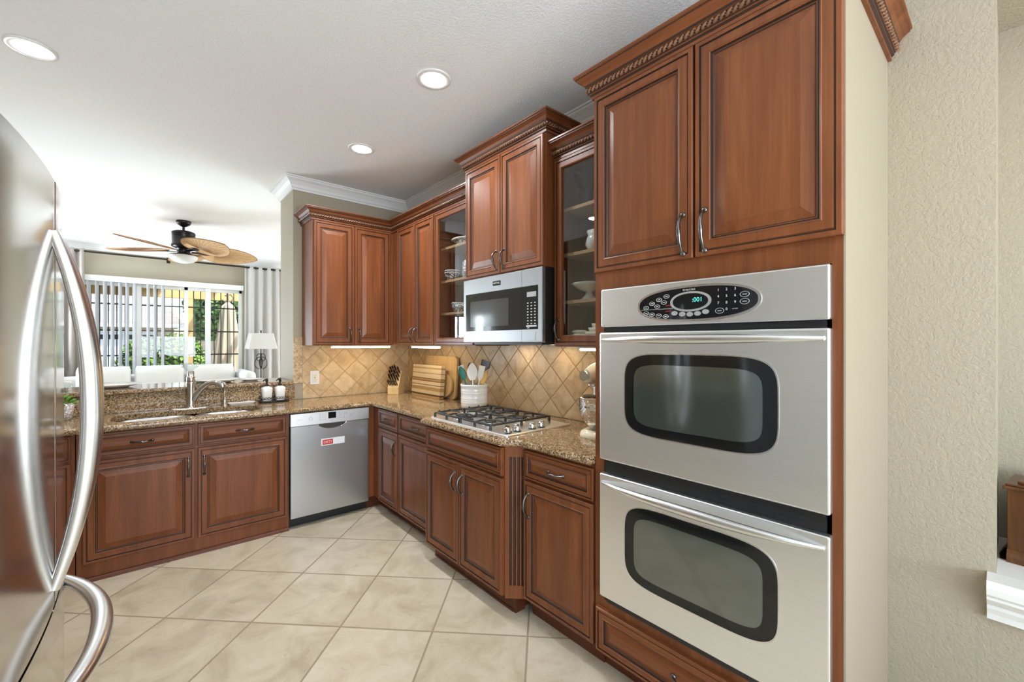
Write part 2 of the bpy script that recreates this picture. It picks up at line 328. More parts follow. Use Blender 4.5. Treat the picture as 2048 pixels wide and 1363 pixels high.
# ------------------------------------------------------------------ mesh helpers
class MB:
    def __init__(s, T=None): s.v = []; s.f = []; s.m = []; s.s = []; s.T = T
    def add(s, vs, fs, mi=0, smooth=False):
        b = len(s.v)
        for p in vs:
            p = Vector(p); s.v.append(s.T @ p if s.T else p)
        for f in fs: s.f.append([b+i for i in f]); s.m.append(mi); s.s.append(smooth)
    def box(s, x0, x1, y0, y1, z0, z1, mi=0):
        s.add([(x0, y0, z0), (x1, y0, z0), (x1, y1, z0), (x0, y1, z0), (x0, y0, z1), (x1, y0, z1), (x1, y1, z1), (x0, y1, z1)],
              [(0, 3, 2, 1), (4, 5, 6, 7), (0, 1, 5, 4), (1, 2, 6, 5), (2, 3, 7, 6), (3, 0, 4, 7)], mi)
    def loft(s, loops, mi=0, smooth=True, cap0=True, cap1=True, closed=True):
        n = len(loops[0]); vs = [p for l in loops for p in l]; fs = []
        for a in range(len(loops)-1):
            for i in range(n if closed else n-1):
                j = (i+1) % n; fs.append((a*n+i, a*n+j, (a+1)*n+j, (a+1)*n+i))
        s.add(vs, fs, mi, smooth)
        if cap0: s.add(loops[0], [tuple(range(n))[::-1]], mi)
        if cap1: s.add(loops[-1], [tuple(range(n))], mi)
    def tube(s, path, r, n=10, mi=0, cap=True, up=None, flat=1.0, closed=False):
        P = [Vector(p) for p in path]; k = len(P); R = r if isinstance(r, (list, tuple)) else [r]*k
        tang = []
        for i in range(k):
            a, b = (P[(i-1) % k], P[(i+1) % k]) if closed else (P[max(i-1, 0)], P[min(i+1, k-1)])
            t = b-a; tang.append(t.normalized() if t.length > 1e-9 else Vector((0, 0, 1)))
        u = Vector(up) if up else (Vector((0, 0, 1)) if abs(tang[0].z) < .9 else Vector((1, 0, 0)))
        loops = []
        for i in range(k):
            t = tang[i]; u2 = u - t*u.dot(t)
            if u2.length < 1e-6: u2 = t.orthogonal()
            u2.normalize(); w = t.cross(u2)
            if not up: u = u2
            loops.append([P[i] + (u2*math.cos(2*PI*j/n)*flat + w*math.sin(2*PI*j/n))*R[i] for j in range(n)])
        if closed: loops.append(loops[0]); cap = False
        s.loft(loops, mi, True, cap, cap)
    def lathe(s, prof, c=(0, 0, 0), n=24, mi=0, axis='z', cap=True, smooth=True):
        c = Vector(c); loops = []
        for r, h in prof:
            l = []
            for j in range(n):
                a = 2*PI*j/n; x, y = r*math.cos(a), r*math.sin(a)
                l.append(c + Vector({'z': (x, y, h), 'y': (x, -h, y), 'x': (-h, -x, y)}[axis]))
            loops.append(l)
        s.loft(loops, mi, smooth, cap, cap)
    def prism(s, poly, d0, d1, axis='z', mi=0, smooth=False):
        f = {'z': lambda p, d: (p[0], p[1], d), 'y': lambda p, d: (p[0], d, p[1]), 'x': lambda p, d: (d, p[0], p[1])}[axis]
        n = len(poly)
        s.add([f(p, d0) for p in poly]+[f(p, d1) for p in poly], [(i, (i+1) % n, n+(i+1) % n, n+i) for i in range(n)], mi, smooth)
        s.add([f(p, d0) for p in poly], [tuple(range(n))[::-1]], mi); s.add([f(p, d1) for p in poly], [tuple(range(n))], mi)
    def sweep(s, path, prof, mi=0, cap=True, mis=None):
        """path: XY points (z fixed by profile); prof: (outward to the right of travel, z); mitred corners"""
        P = [Vector((p[0], p[1])) for p in path]; k = len(P); loops = []
        for i in range(k):
            d = []
            if i > 0: d.append((P[i]-P[i-1]).normalized())
            if i < k-1: d.append((P[i+1]-P[i]).normalized())
            ns = [Vector((t.y, -t.x)) for t in d]
            m = ns[0] if len(ns) == 1 else (ns[0]+ns[1])/(1+ns[0].dot(ns[1]))
            loops.append([(P[i].x+m.x*o, P[i].y+m.y*o, z) for o, z in prof])
        n = len(prof)
        for a in range(k-1):
            for i in range(n-1):
                s.add([loops[a][i], loops[a][i+1], loops[a+1][i+1], loops[a+1][i]], [(0, 1, 2, 3)], mis[i] if mis else mi)
            s.add([loops[a][n-1], loops[a][0], loops[a+1][0], loops[a+1][n-1]], [(0, 1, 2, 3)], mi)
        if cap: s.add(loops[0], [tuple(range(n))], mi); s.add(loops[-1], [tuple(range(n))[::-1]], mi)
    def build(s, name, mats, parent=None, bev=0, sub=0, seg=2):
        me = bpy.data.meshes.new(name); me.from_pydata([tuple(p) for p in s.v], [], s.f)
        if not isinstance(mats, (list, tuple)): mats = [mats]
        for m in mats: me.materials.append(M[m] if isinstance(m, str) else m)
        me.polygons.foreach_set('material_index', s.m); me.polygons.foreach_set('use_smooth', s.s)
        me.update()
        o = bpy.data.objects.new(name, me); COL.objects.link(o)
        if parent: o.parent = parent
        if bev:
            b = o.modifiers.new('bevel', 'BEVEL'); b.width = bev; b.segments = seg; b.limit_method = 'ANGLE'; b.angle_limit = .6; b.harden_normals = False
        if sub:
            b = o.modifiers.new('sub', 'SUBSURF'); b.levels = sub; b.render_levels = sub
        return o
def tag(o, label=None, cat=None, group=None, kind=None):
    if label: o['label'] = label
    if cat: o['category'] = cat
    if group: o['group'] = group
    if kind: o['kind'] = kind
    return o
def thing(name, label, cat, loc=(0, 0, 0), rz=0, group=None, kind=None):
    o = bpy.data.objects.new(name, None); COL.objects.link(o); o.empty_display_size = .1
    o.location = loc; o.rotation_euler = (0, 0, rz); return tag(o, label, cat, group, kind)
def struct(mb, name, mats, **kw):
    o = mb.build(name, mats, **kw)
    if not kw.get('parent'): o['kind'] = 'structure'
    return o
def children(o): return [c for c in COL.objects if c.parent == o]
def copy_tree(o, parent=None):
    c = o.copy(); COL.objects.link(c)
    if parent: c.parent = parent
    for ch in children(o): copy_tree(ch, c)
    return c
def text(parent, s, size, loc, mat, rot=(PI/2, 0, 0), name='lettering', align='CENTER', ext=.0003, sx=1.0):
    cu = bpy.data.curves.new(name, 'FONT'); cu.body = s; cu.size = size; cu.align_x = align; cu.align_y = 'CENTER'; cu.extrude = ext
    tmp = bpy.data.objects.new(name, cu); COL.objects.link(tmp); me = bpy.data.meshes.new_from_object(tmp)
    bpy.data.objects.remove(tmp); me.name = name; me.materials.clear(); me.materials.append(M[mat])
    o = bpy.data.objects.new(name, me); COL.objects.link(o); o.parent = parent
    o.location = loc; o.rotation_euler = rot; o.scale = (sx, 1, 1); return o
def sup(a, b, e, n=64, cx=0, cz=0):
    r = []
    for i in range(n):
        t = 2*PI*i/n; c, s_ = math.cos(t), math.sin(t)
        r.append((cx+a*math.copysign(abs(c)**(2/e), c), cz+b*math.copysign(abs(s_)**(2/e), s_)))
    return r
def rrect(x0, x1, y0, y1, r, n=6):
    p = []
    for cx, cy, a0 in ((x1-r, y1-r, 0), (x0+r, y1-r, 90), (x0+r, y0+r, 180), (x1-r, y0+r, 270)):
        for i in range(n+1):
            a = math.radians(a0+90*i/n); p.append((cx+r*math.cos(a), cy+r*math.sin(a)))
    return p

# ------------------------------------------------------------------ the room
H = 2.787; XW = 2.053; YB = 4.0; CT = .892; CB = .857
m = MB(); m.box(-4.5, 4.3, -3.6, 8.5, -.1, 0); struct(m, 'floor', 'floor')
m = MB(); m.box(-4.5, 4.3, -3.6, 8.5, H, H+.12); ceil = struct(m, 'ceiling', 'ceiling')
m = MB(); m.box(.975, 4.2, YB, 4.43, 0, H); struct(m, 'wall_back', 'wall')
m = MB()
m.box(XW, XW+.45, .029, YB, 0, H); m.box(XW, XW+.45, -3.5, .029, 0, .564); m.box(XW, XW+.45, -3.5, .029, 2.54, H); m.box(XW, XW+.45, -3.5, -1.4, .564, 2.54)
m.box(XW+.40, XW+.45, -1.4, .029, .564, 2.54); struct(m, 'wall_right', 'wall')
m = MB(); m.box(-1.1, -1.0, .0, 4.1, 0, H); m.box(-1.1, -1.0, -3.5, -2.7, 0, H); m.box(-1.1, -1.0, -2.7, 0, 2.5, H); m.box(-1.1, -1.0, -2.7, 0, 0, .5); struct(m, 'wall_left', 'wall')
m = MB(); m.box(-1.1, 2.3, -3.6, -3.5, 0, .55); m.box(-1.1, 2.3, -3.6, -3.5, 2.5, H); m.box(-1.1, -.99, -3.6, -3.5, .55, 2.5); m.box(1.6, 2.3, -3.6, -3.5, .55, 2.5); struct(m, 'wall_breakfast', 'wall')
m = MB(); m.box(-1.0, .975, 4.0, 4.12, 0, 1.02); struct(m, 'wall_knee', 'wall')
YWIN = 8.4; WX0, WX1, WZ0, WZ1 = -.80, 1.27, .42, 2.25
m = MB(); m.box(-4.4, WX0, YWIN, YWIN+.14, 0, H); m.box(WX1, 4.3, YWIN, YWIN+.14, 0, H); m.box(WX0, WX1, YWIN, YWIN+.14, WZ1, H); m.box(WX0, WX1, YWIN, YWIN+.14, 0, WZ0)
struct(m, 'wall_window', 'wall')
m = MB(); m.box(4.2, 4.3, 4.4, 5.0, 0, H); m.box(4.2, 4.3, 7.4, 8.5, 0, H); m.box(4.2, 4.3, 5.0, 7.4, 2.2, H); struct(m, 'wall_patio', 'wall')
DX = -1.6
m = MB(); m.box(DX-.1, DX, 4.1, 6.1, 0, H); m.box(DX-.1, DX, 6.98, 7.1, 0, H); m.box(DX-.1, DX, 8.3, 8.5, 0, H); m.box(DX-.1, DX, 7.1, 8.3, 0, .4); m.box(DX-.1, DX, 7.1, 8.3, 2.2, H); m.box(DX-.1, DX, 6.1, 6.98, 2.14, H); m.box(DX-.1, -1.0, 4.0, 4.1, 0, H)
struct(m, 'wall_dining', 'wall')
# glazed door of the dining side (seen mirrored in the microwave)
m = MB(); m.box(DX-.07, DX-.03, 6.1, 6.28, .02, 2.14); m.box(DX-.07, DX-.03, 6.8, 6.98, .02, 2.14); m.box(DX-.07, DX-.03, 6.28, 6.8, 2.0, 2.14); m.box(DX-.07, DX-.03, 6.28, 6.8, .02, .28)
m.box(DX-.065, DX-.035, 6.53, 6.55, .28, 2.0)
for k in range(1, 6): m.box(DX-.065, DX-.035, 6.28, 6.8, .28+.287*k-.01, .28+.287*k+.01)
d1 = struct(m, 'door_1', 'door_white')
m = MB(); m.box(DX-.052, DX-.048, 6.28, 6.8, .28, 2.0); m.build('door_glass', 'glass', d1)

m = MB(); m.box(DX-.07, DX-.03, 7.1, 7.15, .4, 2.2); m.box(DX-.07, DX-.03, 8.25, 8.3, .4, 2.2); m.box(DX-.07, DX-.03, 7.15, 8.25, .4, .45); m.box(DX-.07, DX-.03, 7.15, 8.25, 2.15, 2.2); m.box(DX-.065, DX-.035, 7.68, 7.72, .45, 2.15)
w2 = struct(m, 'added_window', 'white_trim'); m = MB(); m.box(DX-.052, DX-.048, 7.15, 8.25, .45, 2.15); m.build('window_glass', 'glass', w2)  # unseen window, added to let the dining fill lamp in
# cornices
def cove(o, h, z):
    return [(0, z-h), (o*.14, z-h), (o*.14, z-h*.86), (o*.24, z-h*.80), (o*.34, z-h*.60), (o*.58, z-h*.36), (o*.84, z-h*.20), (o*.84, z-h*.12), (o, z-h*.10), (o, z-.001), (0, z-.001)]
m = MB(); m.sweep([(4.19, 4.43), (.975, 4.43), (.975, YB), (XW, YB), (XW, 1.14)][::-1], [(-o, z) for o, z in cove(.078, .105, H)]); 
struct(m, 'trim_1', 'white_trim')
m = MB(); m.sweep([(DX, YWIN), (4.19, YWIN)], cove(.085, .11, H)); struct(m, 'trim_2', 'white_trim')
# backsplash
m = MB(); m.box(1.05, XW, YB-.009, YB-.0005, CT, 1.42); struct(m, 'wall_backsplash_back', 'splash_back')
m = MB(); m.box(.9755, 1.0495, YB-.011, YB-.0005, 1.03, 1.425)
for z in (1.03, 1.16, 1.29, 1.42): m.box(.9755, 1.0495, YB-.013, YB-.0005, z-.002, z+.002)
struct(m, 'trim_3', 'listello', bev=.002)
m = MB(); m.box(XW-.009, XW-.0005, 1.14, YB-.009, CT, 1.42); struct(m, 'wall_backsplash_right', 'splash_right')
# niche sill with moulding
m = MB()
prof = [(0, .535), (.022, .535), (.026, .555), (.036, .575), (.030, .583), (.046, .592), (.066, .612), (.066, .62), (.075, .63), (.078, .652), (.070, .672), (0, .676)]
m.sweep([(XW, .048), (XW, -1.5)], [(a_, z_-.036) for a_, z_ in prof])
m.box(XW, XW+.3995, -1.39, .0285, .5645, .640)
struct(m, 'trim_4', 'white_trim')
# ------------------------------------------------------------------ cabinet parts (local frame: x along the front, front faces -y, z up)
def handle(parent, cx, cz, y0, L_=.105, vert=True, mat='pewter'):
    m = MB(); pts = []; rad = []
    for i in range(15):
        t = -1+2*i/14; s = t*L_/2; d = .028*(1-abs(t)**2.6)+.003 + .003*math.sin(t*PI)
        pts.append((cx, y0-d, cz+s) if vert else (cx+s, y0-d, cz)); rad.append(.0062-.0018*abs(t)+(.0016 if abs(t) < .25 else 0))
    m.tube(pts, rad, 8)
    for sgn in (-1, 1):
        c = (cx, y0, cz+sgn*L_/2) if vert else (cx+sgn*L_/2, y0, cz)
        m.lathe([(0, -.0005), (.0095, -.0005), (.0095, .002), (.006, .0055), (.0, .0065)], c, 12, 0, 'y')
    return m.build('handle', mat, parent)
def panel(parent, name, x0, x1, z0, z1, wood_='cherry', t=.020, y=0.0, glazed=False):
    w, h = x1-x0, z1-z0; k = min(1.0, min(w, h)/.235)
    spec = [(0, 0, 0), (0, -t+.003, 0), (.003, -t, 0), (.0150*k, -t, 0), (.0165*k, -t+.0045, 1), (.0200*k, -t+.0045, 1), (.0225*k, -t+.0008, 0), (.0465*k, -t+.0008, 0),
            (.0490*k, -t-.0015, 0), (.0530*k, -t+.001, 0), (.0550*k, -t+.0065, 1), (.0585*k, -t+.0065, 1)]
    if glazed: spec = spec[:10] + [(.0550*k, -t+.010, 0), (.0550*k, 0, 0)]
    else: spec += [(.0610*k, -t+.006, 0), (.0640*k, -t+.0095, 1), (.0670*k, -t+.0095, 0), (.0960*k, -t+.0015, 0), (.0985*k, -t+.0008, 0)]
    m = MB(); loops = []
    for ins, d, mi in spec:
        loops.append(([(x0+ins, y+d, z0+ins), (x1-ins, y+d, z0+ins), (x1-ins, y+d, z1-ins), (x0+ins, y+d, z1-ins)], mi))
    for a in range(len(loops)-1):
        m.loft([loops[a][0], loops[a+1][0]], loops[a+1][1], False, False, False)
    if not glazed: m.add(loops[-1][0], [(0, 1, 2, 3)], 0)
    else: m.loft([loops[-1][0], loops[0][0]], 0, False, False, False)
    o = m.build(name, [wood_, 'glaze'], parent)
    if glazed:
        i = .0540; g = MB(); g.box(x0+i, x1-i, y-.009, y-.005, z0+i, z1-i); g.build('glass_pane', 'cabglass', o)
    return o
def door(parent, x0, x1, z0, z1, hs, upper=False, glazed=False, L_=.105):
    """hs: -1 handle at the left stile, +1 right"""
    d = panel(parent, 'door', x0, x1, z0, z1, glazed=glazed)
    k = min(1.0, (x1-x0)/.235)
    hx = (x0+.034*k) if hs < 0 else (x1-.034*k)
    hz = z0+.085 if upper else z1-.115
    handle(d, hx, hz, -.0195, L_); return d
def drawer(parent, x0, x1, z0, z1, handle_=True, name='drawer'):
    d = panel(parent, name, x0, x1, z0, z1, 'cherry_h')
    if handle_: handle(d, (x0+x1)/2, (z0+z1)/2, -.0205, .095, False)
    return d
CROWN = [(0, 0), (.011, 0), (.011, .012), (.018, .018), (.018, .023), (.023, .026), (.023, .044), (.030, .048), (.033, .056), (.042, .068), (.055, .077), (.060, .079), (.060, .084), (.066, .087), (.066, .095), (0, .095)]
CMI = [0, 0, 1, 0, 1, 0, 0, 1, 0, 0, 0, 1, 0, 0, 0]
def crown(parent, path, z):
    m = MB(); m.sweep(path, [(o, z+dz) for o, dz in CROWN], mis=CMI)
    c = m.build('crown_molding', ['cherry_h', 'glaze'], parent)
    r = MB(); off = .0245
    P = [Vector(p) for p in path]; k = len(P); Q = []
    for i in range(k):
        d = []
        if i > 0: d.append((P[i]-P[i-1]).normalized())
        if i < k-1: d.append((P[i+1]-P[i]).normalized())
        ns = [Vector((t.y, -t.x)) for t in d]
        mm = ns[0] if len(ns) == 1 else (ns[0]+ns[1])/(1+ns[0].dot(ns[1]))
        Q.append(P[i]+mm*off)
    rmi = []
    for i in range(k-1):
        a, b = Q[i], Q[i+1]; Ln = (b-a).length; t = (b-a)/Ln; nrm = Vector((t.y, -t.x)); st = max(2, int(Ln/.0035)); loops = []
        for j in range(st+1):
            p = a+(b-a)*j/st; ph = 2*PI*(Ln*j/st)/.040; l = []
            for q in range(8):
                an = 2*PI*q/8; rr = .0088*(1+.30*math.cos(2*(an-ph)))
                l.append((p.x+nrm.x*rr*math.cos(an), p.y+nrm.y*rr*math.cos(an), z+.035+rr*math.sin(an)))
            loops.append(l)
        r.loft(loops, 0, True)
        rmi += [1 if math.cos(2*(2*PI*(q+.5)/8-2*PI*(Ln*(j+.5)/st)/.040)) < -.45 else 0 for j in range(st) for q in range(8)] + [0, 0]
    ro = r.build('rope_trim', ['rope', 'glaze'], c)
    for p in ro.data.polygons:
        if p.index < len(rmi): p.material_index = rmi[p.index]
    return c
M['rope'] = wood('rope_wood', 0, (.17, .080, .042), (.24, .115, .060), (.30, .15, .085), .32, .2)
RZ = -PI/2
def carcass(parent, w, d, z0, z1, toe=.0, name='carcass', toed=.06, mat='cherry'):
    m = MB(); m.box(0, w, 0, d, z0, z1); c = m.build(name, mat, parent, bev=.0012)
    if toe:
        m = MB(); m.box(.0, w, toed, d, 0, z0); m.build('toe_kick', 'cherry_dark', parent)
    return c
def open_box(parent, w, d, z0, z1, shelves=(), liner='cabinside', t=.016):
    m = MB(); m.box(0, t, 0, d, z0, z1); m.box(w-t, w, 0, d, z0, z1); m.box(t, w-t, 0, d, z0, z0+t); m.box(t, w-t, 0, d, z1-t, z1); m.box(t, w-t, d-.008, d, z0+t, z1-t)
    # face frame
    m.box(t, .030, 0, .018, z0+t, z1-t); m.box(w-.030, w-t, 0, .018, z0+t, z1-t)
    c = m.build('carcass', liner, parent)
    for z in shelves:
        m = MB(); m.box(t+.001, w-t-.001, .035, d-.009, z-.018, z); m.build('shelf', 'shelfwood', parent)
    pm = MB()
    for x, sg in ((t, 1), (w-t, -1)):
        for yy in (.06, d-.06):
            zz = z0+.10
            while zz < z1-.08:
                pm.lathe([(0, 0), (.0028, 0), (.0028, .0015), (0, .0015)], (x, yy, zz), 8, 0, 'x' if sg < 0 else 'x'); zz += .032
    tag(pm.build('shelf_pins', 'pewter', parent), kind='stuff')
    return c

# ---- back run base cabinets (frame plane Y = 3.46)
YF = 3.46
t = thing('base_cabinet', 'cherry sink base cabinet with two drawer fronts and two doors under the double sink', 'cabinet', (-.285, YF, 0))
W = 1.098
m = MB(); m.box(0, W, 0, .018, 0, CB-.001); m.box(0, .018, .018, .50, 0, CB-.001); m.box(W-.018, W, .018, .50, 0, CB-.001); m.box(.018, W-.018, .018, .50, .02, .06); m.box(0, W, .50, .51, 0, CB-.001)
m.build('carcass', 'cherry', t)
m = MB(); m.prism([(0, 0), (-.022, 0), (-.021, .008), (-.016, .016), (-.008, .021), (0, .022)], 0, W, 'x'); m.build('shoe_molding', 'cherry_dark', t)
drawer(t, .025, .542, .705, .847, name='drawer_front'); drawer(t, .558, 1.085, .705, .847, name='drawer_front')
door(t, .025, .542, .105, .690, 1, L_=.115); door(t, .558, 1.085, .105, .690, -1, L_=.115)
t = thing('base_cabinet', 'cherry base cabinet left of the sink, mostly behind the refrigerator handle', 'cabinet', (-.93, YF, 0))
carcass(t, .64, .51, 0, CB-.001)
drawer(t, .02, .625, .705, .847); door(t, .02, .625, .105, .690, 1)

# ---- dishwasher
t = thing('dishwasher', 'stainless dishwasher with light control strip, under the counter at the corner', 'dishwasher', (.818, YF, 0))
m = MB(); m.box(.006, .587, 0, .50, .10, CB-.004); m.build('tub', 'void', t)
m = MB(); m.box(.004, .589, -.022, -.001, .078, .752); dd = m.build('door', 'steel_dw', t, bev=.003)
m = MB(); m.box(.002, .591, -.028, -.001, .754, .848); cp = m.build('control_panel', 'dw_panel' if 'dw_panel' in M else 'steel_handle', t, bev=.003)
m = MB(); m.box(.0, .593, .045, .06, 0, .10); m.box(-.0035, .0, .0, .03, .101, .85); m.build('kick_plate', 'black', t)
m = MB(); arc = [(.30+.105*math.cos(a), .754-.040*math.sin(a)) for a in [PI*i/20 for i in range(21)]]
m.prism(arc, -.0245, -.020, 'y'); ph = m.build('pocket_handle', 'pocket', dd) if 'pocket' in M else m.build('pocket_handle', 'black', dd)
m = MB(); m.tube([(x, -.0245, z) for x, z in arc], .0028, 8); m.build('handle_lip', 'chrome', ph)
m = MB(); m.box(.268, .326, -.0288, -.027, .790, .838); m.build('display', 'black_gloss', cp)
def ring(m_, cx, cz, y, r, w=.0016, n=20): m_.tube([(cx+r*math.cos(2*PI*i/n), y, cz+r*math.sin(2*PI*i/n)) for i in range(n)], w/2, 6, closed=True)
m = MB(); ring(m, .140, .803, -.028, .0115); m.build('power_button', 'grey_print', cp)
m = MB(); ring(m, .445, .800, -.028, .0100); m.build('start_button', 'grey_print', cp)
m = MB(); ring(m, .405, .820, -.028, .006); m.build('button', 'grey_print', cp)
for x0, x1, xe in ((.206, .256, .204), (.338, .388, .388)):
    m = MB(); m.box(xe, xe+.0012, -.0284, -.0275, .783, .832)
    for k in range(4): m.box(min(x0, xe), x1-(.012 if k % 2 else 0), -.0284, -.0275, .786+.014*k, .7872+.014*k)
    m.build('program_list', 'grey_print', cp)
text(cp, 'BOSCH', .011, (.065, -.0284, .800), 'grey_print_pale' if 'grey_print_pale' in M else 'grey_print')
text(cp, 'SilencePlus', .0055, (.297, -.0284, .772), 'grey_print')
# magnet
t2 = thing('dishwasher_magnet', 'white magnet strip with red DIRTY panel stuck on the dishwasher door', 'magnet', (.818+.216, YF-.0222, .585))
m = MB(); m.box(0, .178, -.003, 0, 0, .052); m.build('strip', 'magnet_white' if 'magnet_white' in M else 'plastic_white', t2, bev=.0015)
m = MB(); m.box(.010, .088, -.0036, -.003, .007, .045); m.build('red_panel', 'red_print', t2)
text(t2, 'DIRTY', .026, (.049, -.0040, .025), 'white_print', sx=.85)

# ---- right run base cabinets (local x runs from far to near)
XF = 1.46
t = thing('base_cabinet', 'narrow cherry base cabinet in the corner beside the dishwasher', 'cabinet', (XF, 3.335, 0), RZ)
carcass(t, .352, .585, .10, CB-.001, toe=1, toed=.075)
m = MB(); m.box(-.145, -.125, -.049, .012, .10, CB-.001); m.box(-.125, 0, .0, .02, .10, CB-.001); m.build('filler_panel', 'cherry', t)
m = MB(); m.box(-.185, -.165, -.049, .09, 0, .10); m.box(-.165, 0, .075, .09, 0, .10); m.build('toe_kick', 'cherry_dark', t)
drawer(t, .008, .348, .705, .845); door(t, .008, .348, .105, .690, 1)
t = thing('base_cabinet', 'cherry base cabinet with one drawer, second from the corner, left of the cooktop', 'cabinet', (XF, 2.982, 0), RZ)
carcass(t, .55, .585, .10, CB-.001, toe=1, toed=.075)
drawer(t, .012, .530, .705, .845); door(t, .012, .545, .105, .690, 1)
t = thing('base_cabinet', 'projecting cherry cooktop cabinet with wide drawer front, two doors and fluted corner', 'cabinet', (1.38, 2.425, 0), RZ)
w = .770
carcass(t, w, .66, .10, CB-.001, toe=1, toed=.055)
m = MB(); m.box(-.0, w, .052, .056, 0, .012); m.build('shoe_molding', 'cherry_dark', t)
drawer(t, .004, .762, .705, .845, False, 'drawer_front'); door(t, .004, .374, .105, .690, 1); door(t, .380, .762, .105, .690, -1)
# fluted 45 degree corner post
m = MB(); ax = Vector((w, 0)); bx = Vector((w+.072, .072)); u = (bx-ax); Lf = u.length; u.normalize(); nn = Vector((u.y, -u.x))
pf = [ax]
for k in range(4):
    c0 = .020+.0205*k
    for a in range(7):
        an = PI*a/6; pf.append(ax+u*(c0+.0065*(1-math.cos(an)))-nn*(.007*math.sin(an)))
pf += [bx, Vector((w, .072))]
flat = [ax, bx, Vector((w, .072))]
m.prism([tuple(p) for p in flat], .09, .155); m.prism([tuple(p) for p in flat], .800, CB-.001)
m.prism([tuple(p) for p in pf], .155, .800)
m2 = m.build('fluted_post', ['cherry', 'glaze'], t)
for p in m2.data.polygons:
    c = p.center
    if .3 < c.z < .7 and abs(p.normal.z) < .1:
        q = Vector((c.x, c.y))-ax
        if q.dot(nn) < -.004 and 0 < q.dot(u) < Lf and p.area > .0005 and q.dot(nn) > -.02: p.material_index = 1
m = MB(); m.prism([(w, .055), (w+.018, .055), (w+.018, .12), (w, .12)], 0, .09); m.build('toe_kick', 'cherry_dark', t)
t = thing('base_cabinet', 'cherry base cabinet with one drawer and door between cooktop and wall ovens', 'cabinet', (1.452, 1.583, 0), RZ)
carcass(t, .446, .59, .10, CB-.001, toe=1, toed=.05)
drawer(t, .006, .440, .703, .842); door(t, .006, .440, .105, .690, -1, L_=.115)

# ---- countertop, ledge, granite splash
def counter():
    out = [(-.995, 3.982), (-.995, 3.402), (1.410, 3.402), (1.410, 2.520), (1.338, 2.448), (1.338, 1.655), (1.410, 1.575), (1.410, 1.140), (2.041, 1.140), (2.041, 3.982)]
    # soften the bump corners
    P = [Vector(p) for p in out]; n = len(P); hole = rrect(-.150, .660, 3.492, 3.868, .13, 8)
    def off(d):
        r = []
        for i in range(n):
            a, b, c = P[i-1], P[i], P[(i+1) % n]; t1 = (b-a).normalized(); t2 = (c-b).normalized()
            n1 = Vector((-t1.y, t1.x)); n2 = Vector((-t2.y, t2.x)); mm = (n1+n2)/(1+n1.dot(n2)); r.append(b+mm*d)
        return r
    m = MB(); R = (CT-CB)/2; loops = []
    for i in range(7):
        a = -PI/2+PI*i/6; d = R*.85*(1-math.cos(a)); loops.append([(p.x, p.y, (CT+CB)/2+R*math.sin(a)) for p in off(d)])
    for a in range(6):
        m.loft([loops[a], loops[a+1]], 0, False, False, False)
    for z, dd, flip in ((CT, loops[-1], False), (CB, loops[0], True)):
        poly = [Vector((p[0], p[1], 0)) for p in dd]; h = [Vector((p[0], p[1], 0)) for p in hole]
        tri = tessellate_polygon([poly, h]); vs = [(p.x, p.y, z) for p in poly+h]
        fs = []
        for f in tri:
            a, b, c = (Vector(vs[i]) for i in f); up = (b-a).cross(c-a).z > 0
            fs.append(tuple(f) if up != flip else tuple(f)[::-1])
        m.add(vs, fs)
    m.loft([[(x, y, CT) for x, y in hole], [(x, y, CB) for x, y in hole]], 0, True, False, False)
    o = m.build('countertop', 'granite'); return tag(o, 'brown speckled granite counter running round the corner with a cutout for the sink', 'countertop')
counter()
m = MB(); m.box(-.995, .985, 3.983, 3.9995, CT+.0005, 1.0195); tag(m.build('granite_splash', 'granite'), 'low speckled granite upstand behind the sink, below the bar ledge', 'backsplash')
m = MB(); m.box(-.995, .9745, 3.962, 4.46, 1.021, 1.05); tag(m.build('bar_ledge', 'granite', bev=.008, seg=3), 'raised granite bar ledge behind the sink, open to the family room', 'bar top')

# ---- sink
t = thing('kitchen_sink', 'undermount stainless double bowl sink below the bar ledge', 'sink', (0, 0, 0))
def bowl(x0, x1, y0, y1, r, d):
    m = MB(); loops = []
    for z, ins in ((CB-.001, -.012), (CB-.001, 0), (CB-.02, .002), (CB-d+.03, .012), (CB-d+.008, .022), (CB-d, .045), (CB-d-.002, .12)):
        loops.append([(x, y, z) for x, y in rrect(x0+ins, x1-ins, y0+ins, y1-ins, max(.01, r-ins), 8)])
    m.loft(loops, 0, True, False, True); b = m.build('bowl', 'sink_steel' if 'sink_steel' in M else 'steel_handle', t)
    m = MB(); m.lathe([(0, CB-d-.001), (.04, CB-d-.001), (.042, CB-d+.002), (.028, CB-d+.003), (0, CB-d)], ((x0+x1)/2, (y0+y1)/2, 0), 20); m.build('drain', 'chrome', b)
bowl(-.150, .262, 3.492, 3.868, .12, .20); bowl(.292, .660, 3.492, 3.868, .12, .17)
m = MB(); m.box(.2625, .2915, 3.50, 3.86, CB-.075, CB-.012); m.build('divider', 'steel_handle', t, bev=.010, seg=3)

